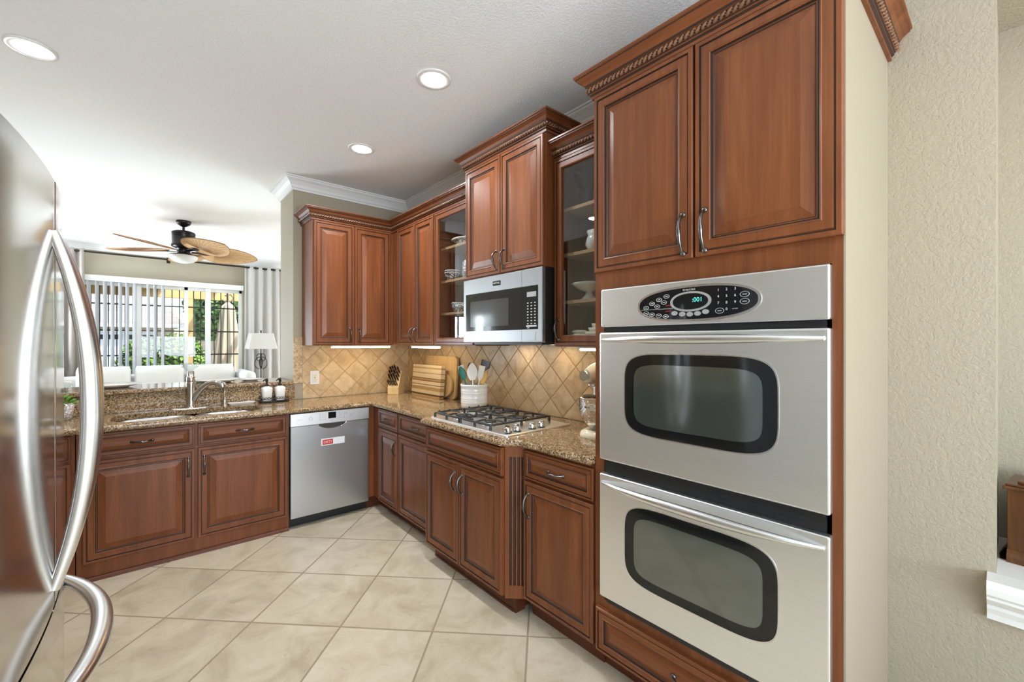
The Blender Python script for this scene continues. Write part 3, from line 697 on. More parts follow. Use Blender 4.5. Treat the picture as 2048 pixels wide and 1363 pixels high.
# ---- upper cabinets
t = thing('upper_cabinet', 'cherry double door upper cabinet on the back wall above the outlet', 'cabinet', (1.045, 3.70, 0))
Wb = .695; Z0, Z1 = 1.352, 2.378
m = MB(); m.box(0, 1.0, 0, .298, Z0, Z1); m.build('carcass', 'cherry', t, bev=.0012)
door(t, .008, .333, Z0+.006, Z1-.006, 1, True); door(t, .343, .668, Z0+.006, Z1-.006, -1, True)
t = thing('upper_cabinet', 'slim two door cherry upper cabinet in the corner, left of the glass door', 'cabinet', (1.74, 3.6995, 0), RZ)
m = MB(); m.box(0, .765, 0, .312, Z0, Z1); m.build('carcass', 'cherry', t, bev=.0012)
door(t, .130, .442, Z0+.006, Z1-.006, 1, True); door(t, .448, .757, Z0+.006, Z1-.006, -1, True)
t = thing('upper_cabinet', 'glass door cherry cabinet with patterned bowls, left of the microwave', 'cabinet', (1.74, 2.932, 0), RZ)
open_box(t, .532, .312, Z0, Z1, (1.605, 1.855, 2.110))
door(t, .008, .520, Z0+.006, Z1-.006, 1, True, True)
t = thing('upper_cabinet', 'taller projecting cherry cabinet with two doors directly above the microwave', 'cabinet', (1.666, 2.398, 0), RZ)
m = MB(); m.box(0, .748, 0, .386, 1.790, 2.520); m.build('carcass', 'cherry', t, bev=.0012)
door(t, .006, .371, 1.797, 2.514, 1, True); door(t, .377, .742, 1.797, 2.514, -1, True)
crown(t, [(0, .386), (0, 0), (.748, 0), (.748, .386)], 2.520)
t = thing('upper_cabinet', 'glass door cherry cabinet with white serving ware beside the wall ovens', 'cabinet', (1.74, 1.6495, 0), RZ)
open_box(t, .512, .312, Z0, Z1, (1.605, 1.865, 2.115))
door(t, .008, .500, Z0+.006, Z1-.006, -1, True, True)
crown(t, [(0, 0), (.512, 0)], Z1)
t = thing('cabinet_crown', 'long cherry crown moulding running round the corner on top of the upper cabinets', 'crown molding', (1.045, 3.70, 0))
crown(t, [(0, .298), (0, 0), (.695, 0), (.695, -1.3005)], Z1+.0005)
# hinge-side frame strips are part of the doors; under-cabinet fixtures
def under(name, label, loc, rz, w, mat, d=.055):
    t = thing(name, label, 'light', loc, rz, 'under cabinet light bars')
    m = MB(); m.box(0, w, 0, d, -.010, 0); m.build('housing', 'white_can', t)
    m = MB(); m.box(.008, w-.008, .004, d-.004, -.022, -.0101); m.build('diffuser', mat, t, bev=.004)
under('under_cabinet_light', 'long lit light bar under the back wall cabinet', (1.205, 3.715, Z0-.0005), 0, .53, 'under_warm')
under('under_cabinet_light', 'lit light bar under the corner cabinet above the cutting boards', (1.765, 3.40, Z0-.0005), RZ, .42, 'under_white')
under('under_cabinet_light', 'short lit light bar above the stand mixer', (1.80, 1.54, Z0-.0005), RZ, .38, 'under_warm')

# ---- oven tower
t = thing('oven_cabinet', 'tall cherry cabinet housing the double wall oven, with two upper doors and a bottom drawer', 'cabinet', (1.44, 1.135, 0), RZ)
w = .845
m = MB(); m.box(0, .046, 0, .61, .10, 2.39); m.box(w-.030, w-.0055, 0, .61, .10, 2.39); m.box(.046, w-.030, 0, .61, .10, .318); m.box(.046, w-.030, 0, .61, 1.590, 2.39); m.box(.046, w-.030, .57, .61, .318, 1.590)
m.build('carcass', 'cherry', t)
m = MB(); m.box(w-.005, w, 0.001, .612, 0, 2.39); tag(m.build('side_panel', 'wall_plain', t), 'beige painted side panel')
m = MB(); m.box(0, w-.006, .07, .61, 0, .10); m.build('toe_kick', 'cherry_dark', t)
door(t, .006, .428, 1.662, 2.384, 1, True, L_=.135); door(t, .436, .843, 1.662, 2.384, -1, True, L_=.135)
drawer(t, .014, .800, .105, .284)
crown(t, [(0, .225), (0, 0), (w, 0), (w, .612)], 2.39)

# ---- double oven
t = thing('double_oven', 'stainless double wall oven with oval black control display', 'oven', (1.44, 1.135, 0), RZ)
X0, X1 = .048, .816; XM = (X0+X1)/2
m = MB(); m.box(X0+.003, X1-.018, .001, .55, .322, 1.586); m.build('body', 'black', t)
m = MB(); m.box(X0+.010, X1-.012, -.012, .001, 1.414, 1.433); s1 = m.build('trim_strip', 'black', t)
m = MB(); m.box(X0+.010, X1-.012, -.012, .001, .846, .900); s2 = m.build('trim_strip', 'black', t)
m = MB(); m.box(X0+.02, X1-.02, -.014, .001, .322, .346); m.build('trim_strip', 'black', t)
vm = MB(); vm.box(X0+.449, X0+.720, -.0125, -.0115, .860, .882)
for z in (.862, .874): 
    for k in range(22): vm.box(X0+.45+.012*k, X0+.458+.012*k, -.0135, -.0115, z, z+.006)
vm.build('vent_slots', 'void', s2)
vm = MB(); vm.box(X0+.528, X0+.668, -.0125, -.0115, 1.418, 1.429)
for k in range(5): vm.box(X0+.53+.028*k, X0+.552+.028*k, -.0135, -.0115, 1.420, 1.427)
vm.build('vent_slots', 'void', s1)
m = MB(); m.box(X0, X1, -.026, 0, 1.435, 1.587); cp = m.build('control_panel', 'steel', t, bev=.005, seg=3)
cx, cz = XM+.002, 1.506
m = MB(); o1 = sup(.213, .062, 2.35, 72, cx, cz); m.prism(o1, -.029, -.026, 'y'); 
m.build('oval_rim', 'steel_handle', cp, bev=.0015)
m = MB(); m.prism(sup(.204, .054, 2.35, 72, cx, cz), -.031, -.027, 'y'); kp = m.build('keypad', 'black_gloss', cp)
m = MB(); m.prism(sup(.072, .034, 2.1, 48, cx-.008, cz+.006), -.0325, -.030, 'y'); m.build('display_rim', 'silver_btn', kp, bev=.001)
m = MB(); m.prism(sup(.062, .0275, 2.1, 48, cx-.008, cz+.006), -.0335, -.031, 'y'); dp = m.build('display', 'black_gloss', kp)
text(dp, ':001', .021, (cx+.018, -.0338, cz+.010), 'lcd', name='clock_digits')
YK = -.0314
text(kp, '\u25a3 MAYTAG', .0085, (cx-.012, YK, cz+.046), 'white_print', name='brand_lettering')
for i, s_ in enumerate('1234567890'):
    c, r = (1, 3) if s_ == '0' else (i % 3, i//3)
    text(kp, s_, .0115, (cx+.086+.026*c, YK, cz+.036-.021*r), 'white_print', name='number')
text(kp, 'AUTOSET', .004, (cx+.138, YK, cz-.027), 'white_print')
def btn(mat, x, z, a, b, outline=False, nm='button'):
    m = MB()
    if outline: m.tube([(x+a*math.cos(2*PI*i/20), YK+.0004, z+b*math.sin(2*PI*i/20)) for i in range(20)], .0008, 5, closed=True); m.box(x-a*.5, x+a*.5, YK, YK+.0006, z-.0012, z+.0012)
    else: m.prism(sup(a, b, 2, 20, x, z), YK-.0012, -.030, 'y')
    m.build(nm, mat, kp)
for k, dx in enumerate((-.064, -.036, -.009, .018, .045)): btn('silver_btn', cx+dx, cz-.036+(.0045 if k in (0, 4) else 0)-(.0015 if k == 2 else 0), .0115, .0078)
for dx, dz in ((-.176, -.006), (-.152, .008), (-.124, .020), (-.095, .030), (-.131, -.004), (-.105, .009), (-.176, -.026), (-.152, -.032), (-.125, -.037), (-.098, -.041)): btn('white_print', cx+dx, cz+dz, .0105, .0062, True)
for dz in (-.003, -.023): text(kp, 'CANCEL', .0055, (cx-.088, YK, cz+dz), 'red_print')
m = MB(); m.box(cx-.196, cx-.070, YK, YK+.0006, cz-.0145, cz-.0135); m.build('divider_line', 'white_print', kp)
for dx, dz, s_ in ((.166, .016, 'TIMER'), (.166, -.006, 'CLOCK'), (.090, -.031, 'LIGHT')):
    btn('silver_btn', cx+dx, cz+dz, .0135, .0085, True); 
def ovendoor(z0, z1, wz0, wz1, hz):
    m = MB(); m.box(X0-.002, X1+.002, -.034, -.002, z0, z1); d = m.build('oven_door', 'steel', t, bev=.006, seg=3)
    zc = (wz0+wz1)/2; hh = (wz1-wz0)/2; wc = X0+(.965-.444)/2+.122; 
    wc = 1.135-(.965+.444)/2
    m = MB(); m.prism(sup(.266, hh+.004, 5, 72, wc, zc), -.0352, -.030, 'y'); m.build('window_rim', 'steel_handle', d, bev=.0006)
    m = MB(); m.prism(sup(.262, hh, 5, 72, wc, zc), -.0362, -.030, 'y'); g = m.build('window_border', 'oven_dark', d)
    m = MB(); m.prism(sup(.222, hh-.036, 6, 72, wc, zc-.002), -.0366, -.031, 'y'); m.build('window_glass', 'oven_window', g)
    m = MB(); P_ = []; R_ = []
    for i in range(33):
        u_ = -1+2*i/32; s_ = 1-abs(u_)**3.2
        P_.append((XM+u_*.372, -.036-.040*s_, hz)); R_.append(.006+.0115*(1-abs(u_)**2.2))
    m.tube(P_, R_, 14, up=(0, 0, 1), flat=.95); m.build('handle', 'steel_handle', d)
ovendoor(.902, 1.412, 1.028, 1.330, 1.384)
ovendoor(.349, .845, .462, .762, .812)

# ---- microwave
t = thing('microwave', 'stainless over the range microwave with dark glass door, under the taller cabinet', 'microwave', (1.652, 2.3985, 0), RZ)
w = .748
m = MB(); m.box(.004, w-.002, .012, .395, 1.372, 1.787); m.build('body', 'black', t)
m = MB(); m.box(0, w, -.016, .012, 1.375, 1.786); f = m.build('door', 'steel_micro', t, bev=.004, seg=3)
m = MB(); m.box(.030, .715, -.0185, -.010, 1.447, 1.690); g = m.build('door_glass', 'black_gloss', f, bev=.001)
m = MB(); m.box(.085, .470, -.0190, -.012, 1.475, 1.640); m.build('window', 'micro_mesh' if 'micro_mesh' in M else 'oven_dark', g)
m = MB(); m.box(.583, .584, -.0192, -.012, 1.447, 1.690); m.box(.583, .584, -.0165, -.010, 1.690, 1.786); m.box(.583, .584, -.0165, -.010, 1.375, 1.447); m.build('seam', 'void', f)
m = MB(); m.box(.630, .705, -.0192, -.012, 1.628, 1.656); m.build('display', 'lcd_grey' if 'lcd_grey' in M else 'silver_btn', g)
m = MB()
for r in range(8):
    for c in range(3): m.box(.632+.029*c, .643+.029*c, -.0192, -.012, 1.592-.0165*r, 1.597-.0165*r)
m.box(.625, .708, -.0192, -.012, 1.462, 1.470); m.box(.632, .65, -.0192, -.012, 1.454, 1.458); m.build('keypad', 'white_print', g)
m = MB(); m.box(.600, .700, -.0172, -.010, 1.387, 1.432); m.build('lower_button', 'steel_micro', f, bev=.001)
m = MB(); m.box(.318, .393, -.0175, -.010, 1.722, 1.750); b = m.build('badge', 'black_gloss', f, bev=.001)
text(b, 'MAYTAG', .016, (.3555, -.0178, 1.736), 'white_print', sx=.95)
m = MB(); m.box(.06, .70, .03, .36, 1.362, 1.3715); g_ = m.build('underside_grille', 'cast_iron', t)
for x in (.20, .56): m = MB(); m.box(x-.06, x+.06, .22, .31, 1.3614, 1.3621); m.build('cooktop_lamp', 'hood_lamp', g_)
# ------------------------------------------------------------------ cooktop
t = thing('gas_cooktop', 'stainless gas cooktop with black cast iron grates set in the granite', 'cooktop', (1.402, 2.432, CT), RZ)
CW, CD = .760, .497
m = MB(); m.loft([[(x, y, z) for x, y in rrect(i, CW-i, i, CD-i, max(.006, .014-i))] for z, i in ((.0003, 0), (.005, 0), (.008, .003), (.0085, .010), (.006, .022), (.004, .040))], 0, False, True, True); pan = m.build('pan', 'steel', t)
def grate(x0, x1):
    m = MB(); z = .034; y0, y1 = .022, CD-.022
    fr = [(x, y, z) for x, y in rrect(x0, x1, y0, y1, .03, 4)]
    m.tube(fr, .0065, 6, closed=True)
    xc = (x0+x1)/2
    m.tube([(x0, (y0+y1)/2, z), (x1, (y0+y1)/2, z)], .006, 6)
    for yc in (y0+(y1-y0)*.25, y0+(y1-y0)*.75):
        for dx, dy in ((1, 0), (-1, 0), (0, 1), (0, -1)):
            far = (x1-xc) if dx else (y1-y0)*.25
            m.tube([(xc+dx*far, yc+dy*far, z), (xc+dx*(far*.55), yc+dy*far*.55, z+.004), (xc+dx*.035, yc+dy*.035, z+.003)], [.0055, .0055, .004], 6)
        for sx in (-1, 1):
            for sy in (-1, 1):
                m.tube([(xc+sx*(x1-xc), yc+sy*(y1-y0)*.22, z), (xc+sx*(x1-xc)*.62, yc+sy*(y1-y0)*.13, z-.004)], .005, 6)
    for x in (x0, xc, x1):
        for y in (y0, (y0+y1)/2, y1): m.tube([(x, y, z+.001), (x, y, .006)], [.007, .0085], 6)
    for k in range(6):
        y = y0+.03+(y1-y0-.06)*k/5; m.tube([(x0+.002, y, z-.004), (x0+.002, y, z+.013)], [.0065, .0055], 6)
    m.build('grate', 'cast_iron', t)
grate(.022, .300); grate(.312, .600)
for x, y, r in ((.161, .135, .042), (.161, .362, .036), (.456, .135, .036), (.456, .362, .048)):
    m = MB(); m.lathe([(r*1.5, .005), (r*1.45, .010), (r*1.05, .012), (r*1.0, .018), (r*.98, .019)], (x, y, 0), 24, 1); m.lathe([(r*.95, .019), (r*.97, .026), (r*.8, .029), (0, .0295)], (x, y, 0), 24, 0)
    m.build('burner', ['cast_iron', 'steel_handle'], t)
for y in (.062, .128, .238, .308):
    m = MB(); m.lathe([(.0, .006), (.021, .006), (.021, .010)], (.700, y, 0), 20, 1); m.lathe([(.0195, .010), (.019, .028), (.0175, .034), (0, .0345)], (.700, y, 0), 20, 0)
    m.box(.700-.018, .700+.018, y-.0045, y+.0045, .030, .043); m.build('knob', ['chrome', 'black'], t)

# ------------------------------------------------------------------ sink fittings
t = thing('kitchen_faucet', 'brushed nickel pull-out kitchen faucet arching over the double sink', 'faucet', (.270, 3.925, CT))
m = MB(); m.loft([[(x, y, z) for x, y in sup(a, b, 3, 32)] for z, a, b in ((.0003, .125, .030), (.004, .125, .030), (.007, .120, .026))]); m.build('deck_plate', 'nickel', t)
m = MB(); m.lathe([(.034, .007), (.030, .012), (.027, .03), (.025, .09), (.027, .15), (.029, .185), (.029, .190), (.026, .192), (.0275, .195), (.0275, .228), (.022, .236), (0, .238)], (0, 0, 0), 24); b = m.build('body', 'nickel', t)
m = MB(); m.loft([[(x*.9, y*.9+dy, z) for x, y in sup(a, bb, 2, 16)] for z, a, bb, dy in ((.225, .024, .024, 0), (.245, .022, .022, .006), (.262, .024, .013, .016), (.272, .022, .008, .022))]); m.build('lever', 'nickel', b)
m = MB(); pts = [(.010, -.004, .060), (.030, -.014, .105), (.060, -.030, .148), (.095, -.050, .178), (.128, -.070, .188), (.155, -.088, .182), (.176, -.102, .166)]
m.tube(pts, [.024, .022, .0195, .018, .018, .020, .021], 14); m.build('spout', 'nickel', t)
m = MB(); m.tube([(.140, -.078, .189), (.172, -.099, .172), (.184, -.106, .150)], [.019, .0235, .021], 14); m.build('spray_head', 'chrome', t)
t = thing('soap_pump', 'slim brushed nickel soap pump in the counter right of the faucet', 'soap dispenser', (.478, 3.935, CT))
m = MB(); m.lathe([(.022, .0003), (.022, .006), (.017, .012), (.018, .035), (.014, .055), (.006, .066), (.0045, .150), (.008, .156), (.008, .176), (0, .178)], (0, 0, 0), 20); m.build('body', 'nickel', t)
m = MB(); m.tube([(0, 0, .168), (.0, -.03, .171), (0, -.055, .163)], [.006, .0055, .004], 8); m.build('nozzle', 'nickel', t)
t = thing('dish_tray', 'long low white tray lying between soap pump and bottle caddy', 'tray', (.59, 3.945, CT))
m = MB(); m.loft([[(x, y, z) for x, y in rrect(-a, a, -b, b, .012)] for z, a, b in ((.0003, .080, .020), (.014, .092, .028), (.016, .092, .028), (.013, .086, .022), (.004, .078, .018))], 0, False); m.build('tray', 'plastic_white', t)
t = thing('bottle_caddy', 'black wire caddy holding two white soap bottles right of the sink', 'caddy', (.815, 3.925, CT))
m = MB()
R1 = rrect(-.105, .105, -.045, .045, .012, 3)
m.tube([(x, y, .009) for x, y in R1], .004, 6, closed=True); m.tube([(x*.97, y*.97, .030) for x, y in R1], .0025, 6, closed=True); m.box(-.10, .10, -.040, .040, .010, .014)
for k in range(9):
    x = -.088+.022*k
    for y in (-.0445, .0445): m.tube([(x+.011*math.cos(a), y, .030+.013*math.sin(a)) for a in [PI*i/8 for i in range(9)]], .0018, 5)
for x in (-.09, .09):
    for y in (-.035, .035): m.tube([(x, y, .0003), (x, y, .012)], .005, 6)
for sx in (-1, 1): m.tube([(sx*.105, 0, .012), (sx*.125, 0, .022), (sx*.130, 0, .014)], .003, 6)
m.build('wire_frame', 'bronze', t)
def bottle(x, lab):
    t = thing('soap_bottle', lab, 'bottle', (x, 3.925, CT+.0145), 0, 'white pump bottles in the wire caddy')
    m = MB(); m.loft([[(px, py, z) for px, py in rrect(-a, a, -a, a, a*.45, 4)] for z, a in ((0, .029), (.003, .032), (.05, .034), (.095, .038), (.105, .036), (.112, .022), (.116, .014))]); m.build('bottle', 'ceramic', t)
    m = MB(); m.lathe([(.014, .116), (.014, .128), (.008, .132), (.007, .150), (.011, .154), (.010, .178), (0, .180)], (0, 0, 0), 16); m.tube([(0, 0, .168), (-.02, -.02, .170), (-.034, -.034, .160)], [.006, .005, .004], 8); m.build('pump', 'bronze', t)
bottle(.762, 'white soap bottle with bronze pump, the one nearer the faucet'); bottle(.858, 'white soap bottle with bronze pump, the one nearer the tiled wall')
t = thing('succulent_pot', 'speckled white planter with green succulent on the counter beside the refrigerator', 'plant', (-.395, 3.86, CT))
m = MB(); m.loft([[(x, y, z) for x, y in rrect(-a, a, -a*.8, a*.8, .018, 4)] for z, a in ((.0003, .050), (.012, .062), (.105, .068), (.105, .062), (.095, .060))]); m.build('pot', 'pattern_pot', t)
m = MB()
for k in range(46):
    a = k*2.4; r = .010+.0072*math.sqrt(k)*1.15; h = .105+.055*(1-k/46)+random.uniform(0, .012); L_ = .034
    d = Vector((math.cos(a), math.sin(a), .35)).normalized(); p = Vector((r*math.cos(a), r*math.sin(a)*.8, h-.02)); m.tube([p, p+d*L_*.5, p+d*L_], [.004, .010, .001], 6, flat=.45)
for k in range(10): m.tube([(random.uniform(-.04, .04), random.uniform(-.03, .03), .09), (random.uniform(-.03, .03), random.uniform(-.02, .02), .125)], .004, 5)
m.build('leaves', 'leaf', t)

# ------------------------------------------------------------------ corner of the counter
t = thing('knife_block', 'pale wooden knife block full of dark handled knives in the counter corner', 'knife block', (1.775, 3.765, CT), math.radians(-48))
m = MB(); m.prism([(0, .0003), (.150, .0003), (.150, .12), (.085, .215), (0, .062)], -.052, .052, 'x')
# local: prism axis x => (y,z) polygon
b = m.build('block', 'block', t, bev=.003)
text(t, 'Cutlery', .012, (0, -.0004, .034), 'grey_print', name='stamp')
fdir = Vector((0, .085, .153)).normalized(); ndir = Vector((0, -.153, .085)).normalized()
def knife(loc, lab, L_, r):
    o = thing('kitchen_knife', lab, 'knife', (0, 0, 0), 0, 'knives in the block')
    mt = Matrix.Translation(t.location) @ Matrix.Rotation(t.rotation_euler[2], 4, 'Z')
    o.matrix_world = mt @ Matrix.Translation(loc) @ Matrix(((1, 0, 0, 0), (0, ndir.y, -fdir.y, 0), (0, ndir.z, -fdir.z, 0), (0, 0, 0, 1))).to_4x4() if False else mt @ Matrix.Translation(loc)
    m = MB(); n2 = Vector((0, -.72, .69)).normalized(); P_ = [n2*L_*f for f in (0, .12, .5, .85, 1)]
    m.tube(P_, [r*.75, r, r*.86, r*1.05, r*.7], 8, up=(1, 0, 0), flat=.55); h = m.build('knife_handle', 'knife_handle', o)
    m = MB(); m.tube([n2*(-.02), n2*.008], r*.5, 8, up=(1, 0, 0), flat=.35); m.build('bolster', 'chrome', o)
    return o
k = 0
for i in range(6):
    p = Vector((-.038+.0152*i, .012, .086)); knife(p, 'dark handled steak knife in the lowest row of the block', .072, .0085)
for r_, f_ in ((.085, .45), (.12, .66), (.16, .88)):
    for i in range(4):
        s_ = f_; p = Vector((-.036+.024*i, .085*s_, .062+.153*s_)); knife(p, 'large dark handled knife in the upper rows of the block', .088+.012*(i % 3), .0125)
# cutting boards leaning on the right wall
def leaning(name, lab, y0, h, w, th, x_bottom, lean, shape, mat):
    o = thing(name, lab, 'cutting board', (x_bottom, y0, CT), RZ, 'cutting boards leaning against the wall')
    o.rotation_euler = (-lean, 0, RZ); o.rotation_mode = 'XYZ'
    m = MB(); m.prism(shape, 0, th, 'y'); b = m.build('board', mat, o, bev=.004); return o
lean = math.radians(7)
leaning('cutting_board', 'large plain maple cutting board, the rearmost of the leaning boards', 3.565, .36, .52, .018, 1.990, math.radians(3.2), [(x, z+.0005) for x, z in rrect(0, .525, 0, .365, .045)], 'board_light')
leaning('cutting_board', 'oval wooden board sandwiched between the striped and the plain board', 3.50, .26, .42, .016, 1.962, math.radians(4.5), sup(.225, .115, 2.4, 40, .205, .1155), 'board_light')
leaning('cutting_board', 'thick striped hardwood board, the front one of the leaning boards', 3.640, .285, .50, .042, 1.897, math.radians(4.5), [(x, z+.0005) for x, z in rrect(0, .497, 0, .285, .006)], 'striped')

t = thing('utensil_crock', 'white ribbed ceramic crock full of utensils behind the cooktop', 'crock', (1.868, 2.598, CT))
prof = [(.090, .0003), (.097, .006), (.0985, .03)]
for z in (.045, .060, .075, .115, .130): prof += [(.0985, z-.006), (.1005, z), (.0985, z+.006)]
prof += [(.099, .155), (.103, .163), (.104, .172), (.100, .178), (.096, .172), (.093, .15), (.091, .015), (0, .015)]
m = MB(); m.lathe(prof, (0, 0, 0), 40); m.build('crock', 'ceramic', t)
def utensil(name, lab, cat, bx, by, tilt, az, L_, head, hmat, smat, hw=.03, hl=.09):
    """bx,by: foot inside the crock; leans by tilt towards az"""
    o = thing(name, lab, cat, (1.868+bx, 2.598+by, CT+.0165), 0, 'utensils in the white crock')
    o.rotation_euler = (0, tilt, az)
    m = MB(); m.tube([(0, 0, .001), (0, 0, L_*.5), (0, 0, L_)], [.006, .0055, .005], 8); m.build('handle', smat, o)
    m = MB()
    rot = Matrix.Rotation(-az+head[1], 4, 'Z'); m.T = Matrix.Translation((0, 0, L_-.006)) @ rot
    if head[0] == 'spoon': m.loft([[(x, y+.006*math.sin(PI*f), hl*f) for x, y in sup(max(.004, hw*math.sin(PI*min(1, .12+f*.86))**.7), .004, 2, 16)] for f in [i/10 for i in range(11)]])
    elif head[0] == 'turner': m.loft([[(x, y, z) for x, y in sup(a, .003, 4, 16)] for z, a in ((0, .006), (.02, hw*.8), (.03, hw), (hl, hw*1.05))])
    elif head[0] == 'fork':
        m.box(-hw, hw, -.002, .002, 0, .02)
        for q in range(4): m.box(-hw+2*hw*q/3.6, -hw+2*hw*q/3.6+.005, -.002, .002, .02, hl)
    elif head[0] == 'whisk':
        for q in range(4):
            a = PI*q/4; m.tube([(hw*math.sin(s_)*math.cos(a), hw*math.sin(s_)*math.sin(a), hl*(1-math.cos(s_))/2) for s_ in [PI*i/10 for i in range(11)]], .0012, 5)
    m.build('head', hmat, o); return o
FA = math.radians(-36)
def U(name, lab, right, back, tilt, L_, kind, hmat, smat, hw, hl):
    # right: tilt towards the right (+) or left (-) as seen from the room; back: foot position away from the room
    f = Vector((.65, .76))*back
    utensil(name, lab, 'utensil', f.x, f.y, math.radians(tilt), math.radians(-40.7 if right > 0 else 139.3), L_, (kind, FA), hmat, smat, hw, hl)
U('spatula', 'green silicone spatula leaning left out of the crock', -1, -.045, 19, .215, 'spoon', 'green_sil', 'green_sil', .026, .10)
U('serving_spoon', 'big white nylon spoon at the front of the crock', -1, -.072, 2, .20, 'spoon', 'white_sil', 'white_sil', .038, .125)
U('slotted_spoon', 'white slotted turner right of the big white spoon', 1, -.050, 12, .20, 'turner', 'white_sil', 'white_sil', .022, .11)
U('spatula', 'yellow bamboo spatula at the right of the crock', 1, -.025, 19, .175, 'spoon', 'yellow_wood', 'yellow_wood', .026, .10)
U('wooden_spoon', 'dark brown wooden spoon behind the white spoon', -1, .0, 6, .245, 'spoon', 'brown_wood', 'brown_wood', .024, .08)
U('turner', 'black nylon turner sticking up highest from the crock', 1, .025, 15, .27, 'turner', 'black', 'steel_handle', .034, .08)
U('fork', 'steel serving fork at the right rim of the crock', 1, .0, 20, .175, 'fork', 'steel_handle', 'steel_handle', .018, .07)
U('whisk', 'wire whisk leaning right out of the crock', 1, .050, 22, .21, 'whisk', 'pewter', 'steel_handle', .034, .12)
U('spatula', 'white spatula leaning far left behind the green one', -1, .025, 20, .245, 'turner', 'white_sil', 'white_sil', .022, .075)

# ------------------------------------------------------------------ stand mixer
t = thing('stand_mixer', 'cream stand mixer with shiny steel bowl beside the wall ovens', 'mixer', (1.800, 1.375, CT))
# head points to -x
m = MB(); m.loft([[(x, y, z) for x, y in [(px+.06, py) for px, py in sup(a, b, 3.2, 32)]] for z, a, b in ((.0003, .175, .098), (.012, .178, .100), (.030, .170, .094), (.038, .150, .080))]); m.build('base', 'cream', t)
m = MB(); m.loft([[(x+.175, y, z) for x, y in sup(a, b, 3, 24)] for z, a, b in ((.03, .055, .062), (.10, .042, .050), (.20, .045, .052), (.255, .055, .055))]); m.build('column', 'cream', t)
m = MB(); P_ = []; R_ = []
for i in range(13):
    f = i/12; P_.append((-.125+.36*f, 0, .315+.004*math.sin(f*PI))); R_.append([.030, .044, .054, .060, .064, .066, .067, .067, .066, .063, .056, .042, .018][i])
m.tube(P_, R_, 24, up=(0, 0, 1), flat=1.08); hd = m.build('head', 'cream', t)
m = MB(); m.lathe([(.0, .0), (.020, .0), (.022, .004), (.022, .020), (.026, .024), (.026, .03)], (-.122, 0, .318), 20, 0, 'x'); m.build('hub_cap', 'chrome', hd)
m = MB(); m.tube([(x, y, .268) for x, y in [(.055+.15*math.cos(a), .052*math.sin(a)) for a in [2*PI*i/32 for i in range(32)]]], .006, 8, closed=True); m.build('trim_band', 'steel_handle', hd)
m = MB(); m.lathe([(0, 0), (.009, 0), (.010, .006), (.006, .016), (0, .018)], (-.085, .060, .300), 12, 0, 'y'); m.lathe([(0, 0), (.009, 0), (.010, .012), (0, .014)], (-.080, -.050, .308), 12, 0, 'y'); m.build('knob', 'black', hd)
m = MB(); m.lathe([(.034, .215), (.036, .262)], (-.02, 0, 0), 20); m.build('planetary', 'steel_handle', t)
m = MB(); m.lathe([(.045, .040), (.050, .046), (.052, .052), (.066, .060), (.088, .085), (.102, .12), (.108, .16), (.110, .200), (.113, .203), (.111, .206), (.107, .203), (.104, .16), (.09, .09), (.06, .065), (0, .062)], (-.02, 0, 0), 40); m.build('bowl', 'chrome', t)
text(t, 'KitchenAid', .026, (.03, -.0715, .290), 'grey_print', name='brand_lettering'); 
text(t, 'KitchenAid', .018, (-.095, -.0535, .292), 'grey_print', rot=(PI/2, 0, -.35), name='brand_lettering')

# ------------------------------------------------------------------ wall outlets
def outlet(lab, loc, rz, w, h, sw=False):
    t = thing('wall_outlet', lab, 'outlet', loc, rz)
    m = MB(); m.box(-w/2, w/2, -.006, 0, -h/2, h/2); m.build('cover_plate', 'plastic_white', t, bev=.002)
    m = MB(); m.box(-.017, .017, -.009, -.005, -.034, .034); f = m.build('receptacle', 'almond', t, bev=.001)
    m = MB()
    if not sw:
        for z in (.016, -.018):
            m.box(-.008, -.006, -.0095, -.008, z-.004, z+.004); m.box(.006, .008, -.0095, -.008, z-.004, z+.004); m.lathe([(0, 0), (.0022, 0), (.0022, .0006), (0, .0006)], (0, -.009, z-.009), 8, 0, 'y')
        m.box(-.006, .006, -.0105, -.008, -.003, .003)
    else: m.box(-.004, .004, -.0105, -.008, .012, .020)
    m.build('slots', 'grey_print', f)
outlet('white duplex outlet on the back wall tiles under the double door cabinet', (1.146, YB-.0095, 1.068), 0, .075, .118)
outlet('white switch plate on the right wall tiles beside the striped board', (XW-.0095, 3.812, 1.070), RZ, .075, .118, True)

# ------------------------------------------------------------------ things in the glass cabinets
def ware(name, lab, cat, cab, lx, ly, z, prof, mat, n=32, grp=None, sx=1.0, rz=0, rim=None, rimmat=None):
    """cab: local frame origin of the cabinet; stands on the shelf at z"""
    o = thing(name, lab, cat, (cab[0]+ly, cab[1]-lx, z+.0004), rz, grp); m = MB(); m.lathe(prof, (0, 0, 0), n)
    m.v = [Vector((p.x*sx, p.y, p.z)) for p in m.v]; m.build('body', mat, o)
    if rim: 
        r_ = MB(); r_.tube([(sx*rim[0]*math.cos(a), rim[0]*math.sin(a), rim[1]) for a in [2*PI*i/n for i in range(n)]], rim[2], 8, closed=True); r_.build('rim', rimmat, o)
    return o
CL = (1.74, 2.932); CR = (1.74, 1.6495); FL = Z0+.016
bowlp = lambda r, h: [(r*.55, 0), (r*.62, .004), (r*.85, h*.45), (r, h), (r*.96, h), (r*.80, h*.45), (r*.5, .010), (0, .009)]
ware('serving_bowl', 'wide white rimmed bowl with black pattern on the top shelf behind glass', 'bowl', CL, .165, .150, 2.110, [(.030, 0), (.036, .004), (.075, .055), (.078, .06), (.072, .055), (.03, .01), (0, .009)], 'pattern_bw', 32, None, 1.5, PI/2, (.077, .062, .008), 'ceramic')
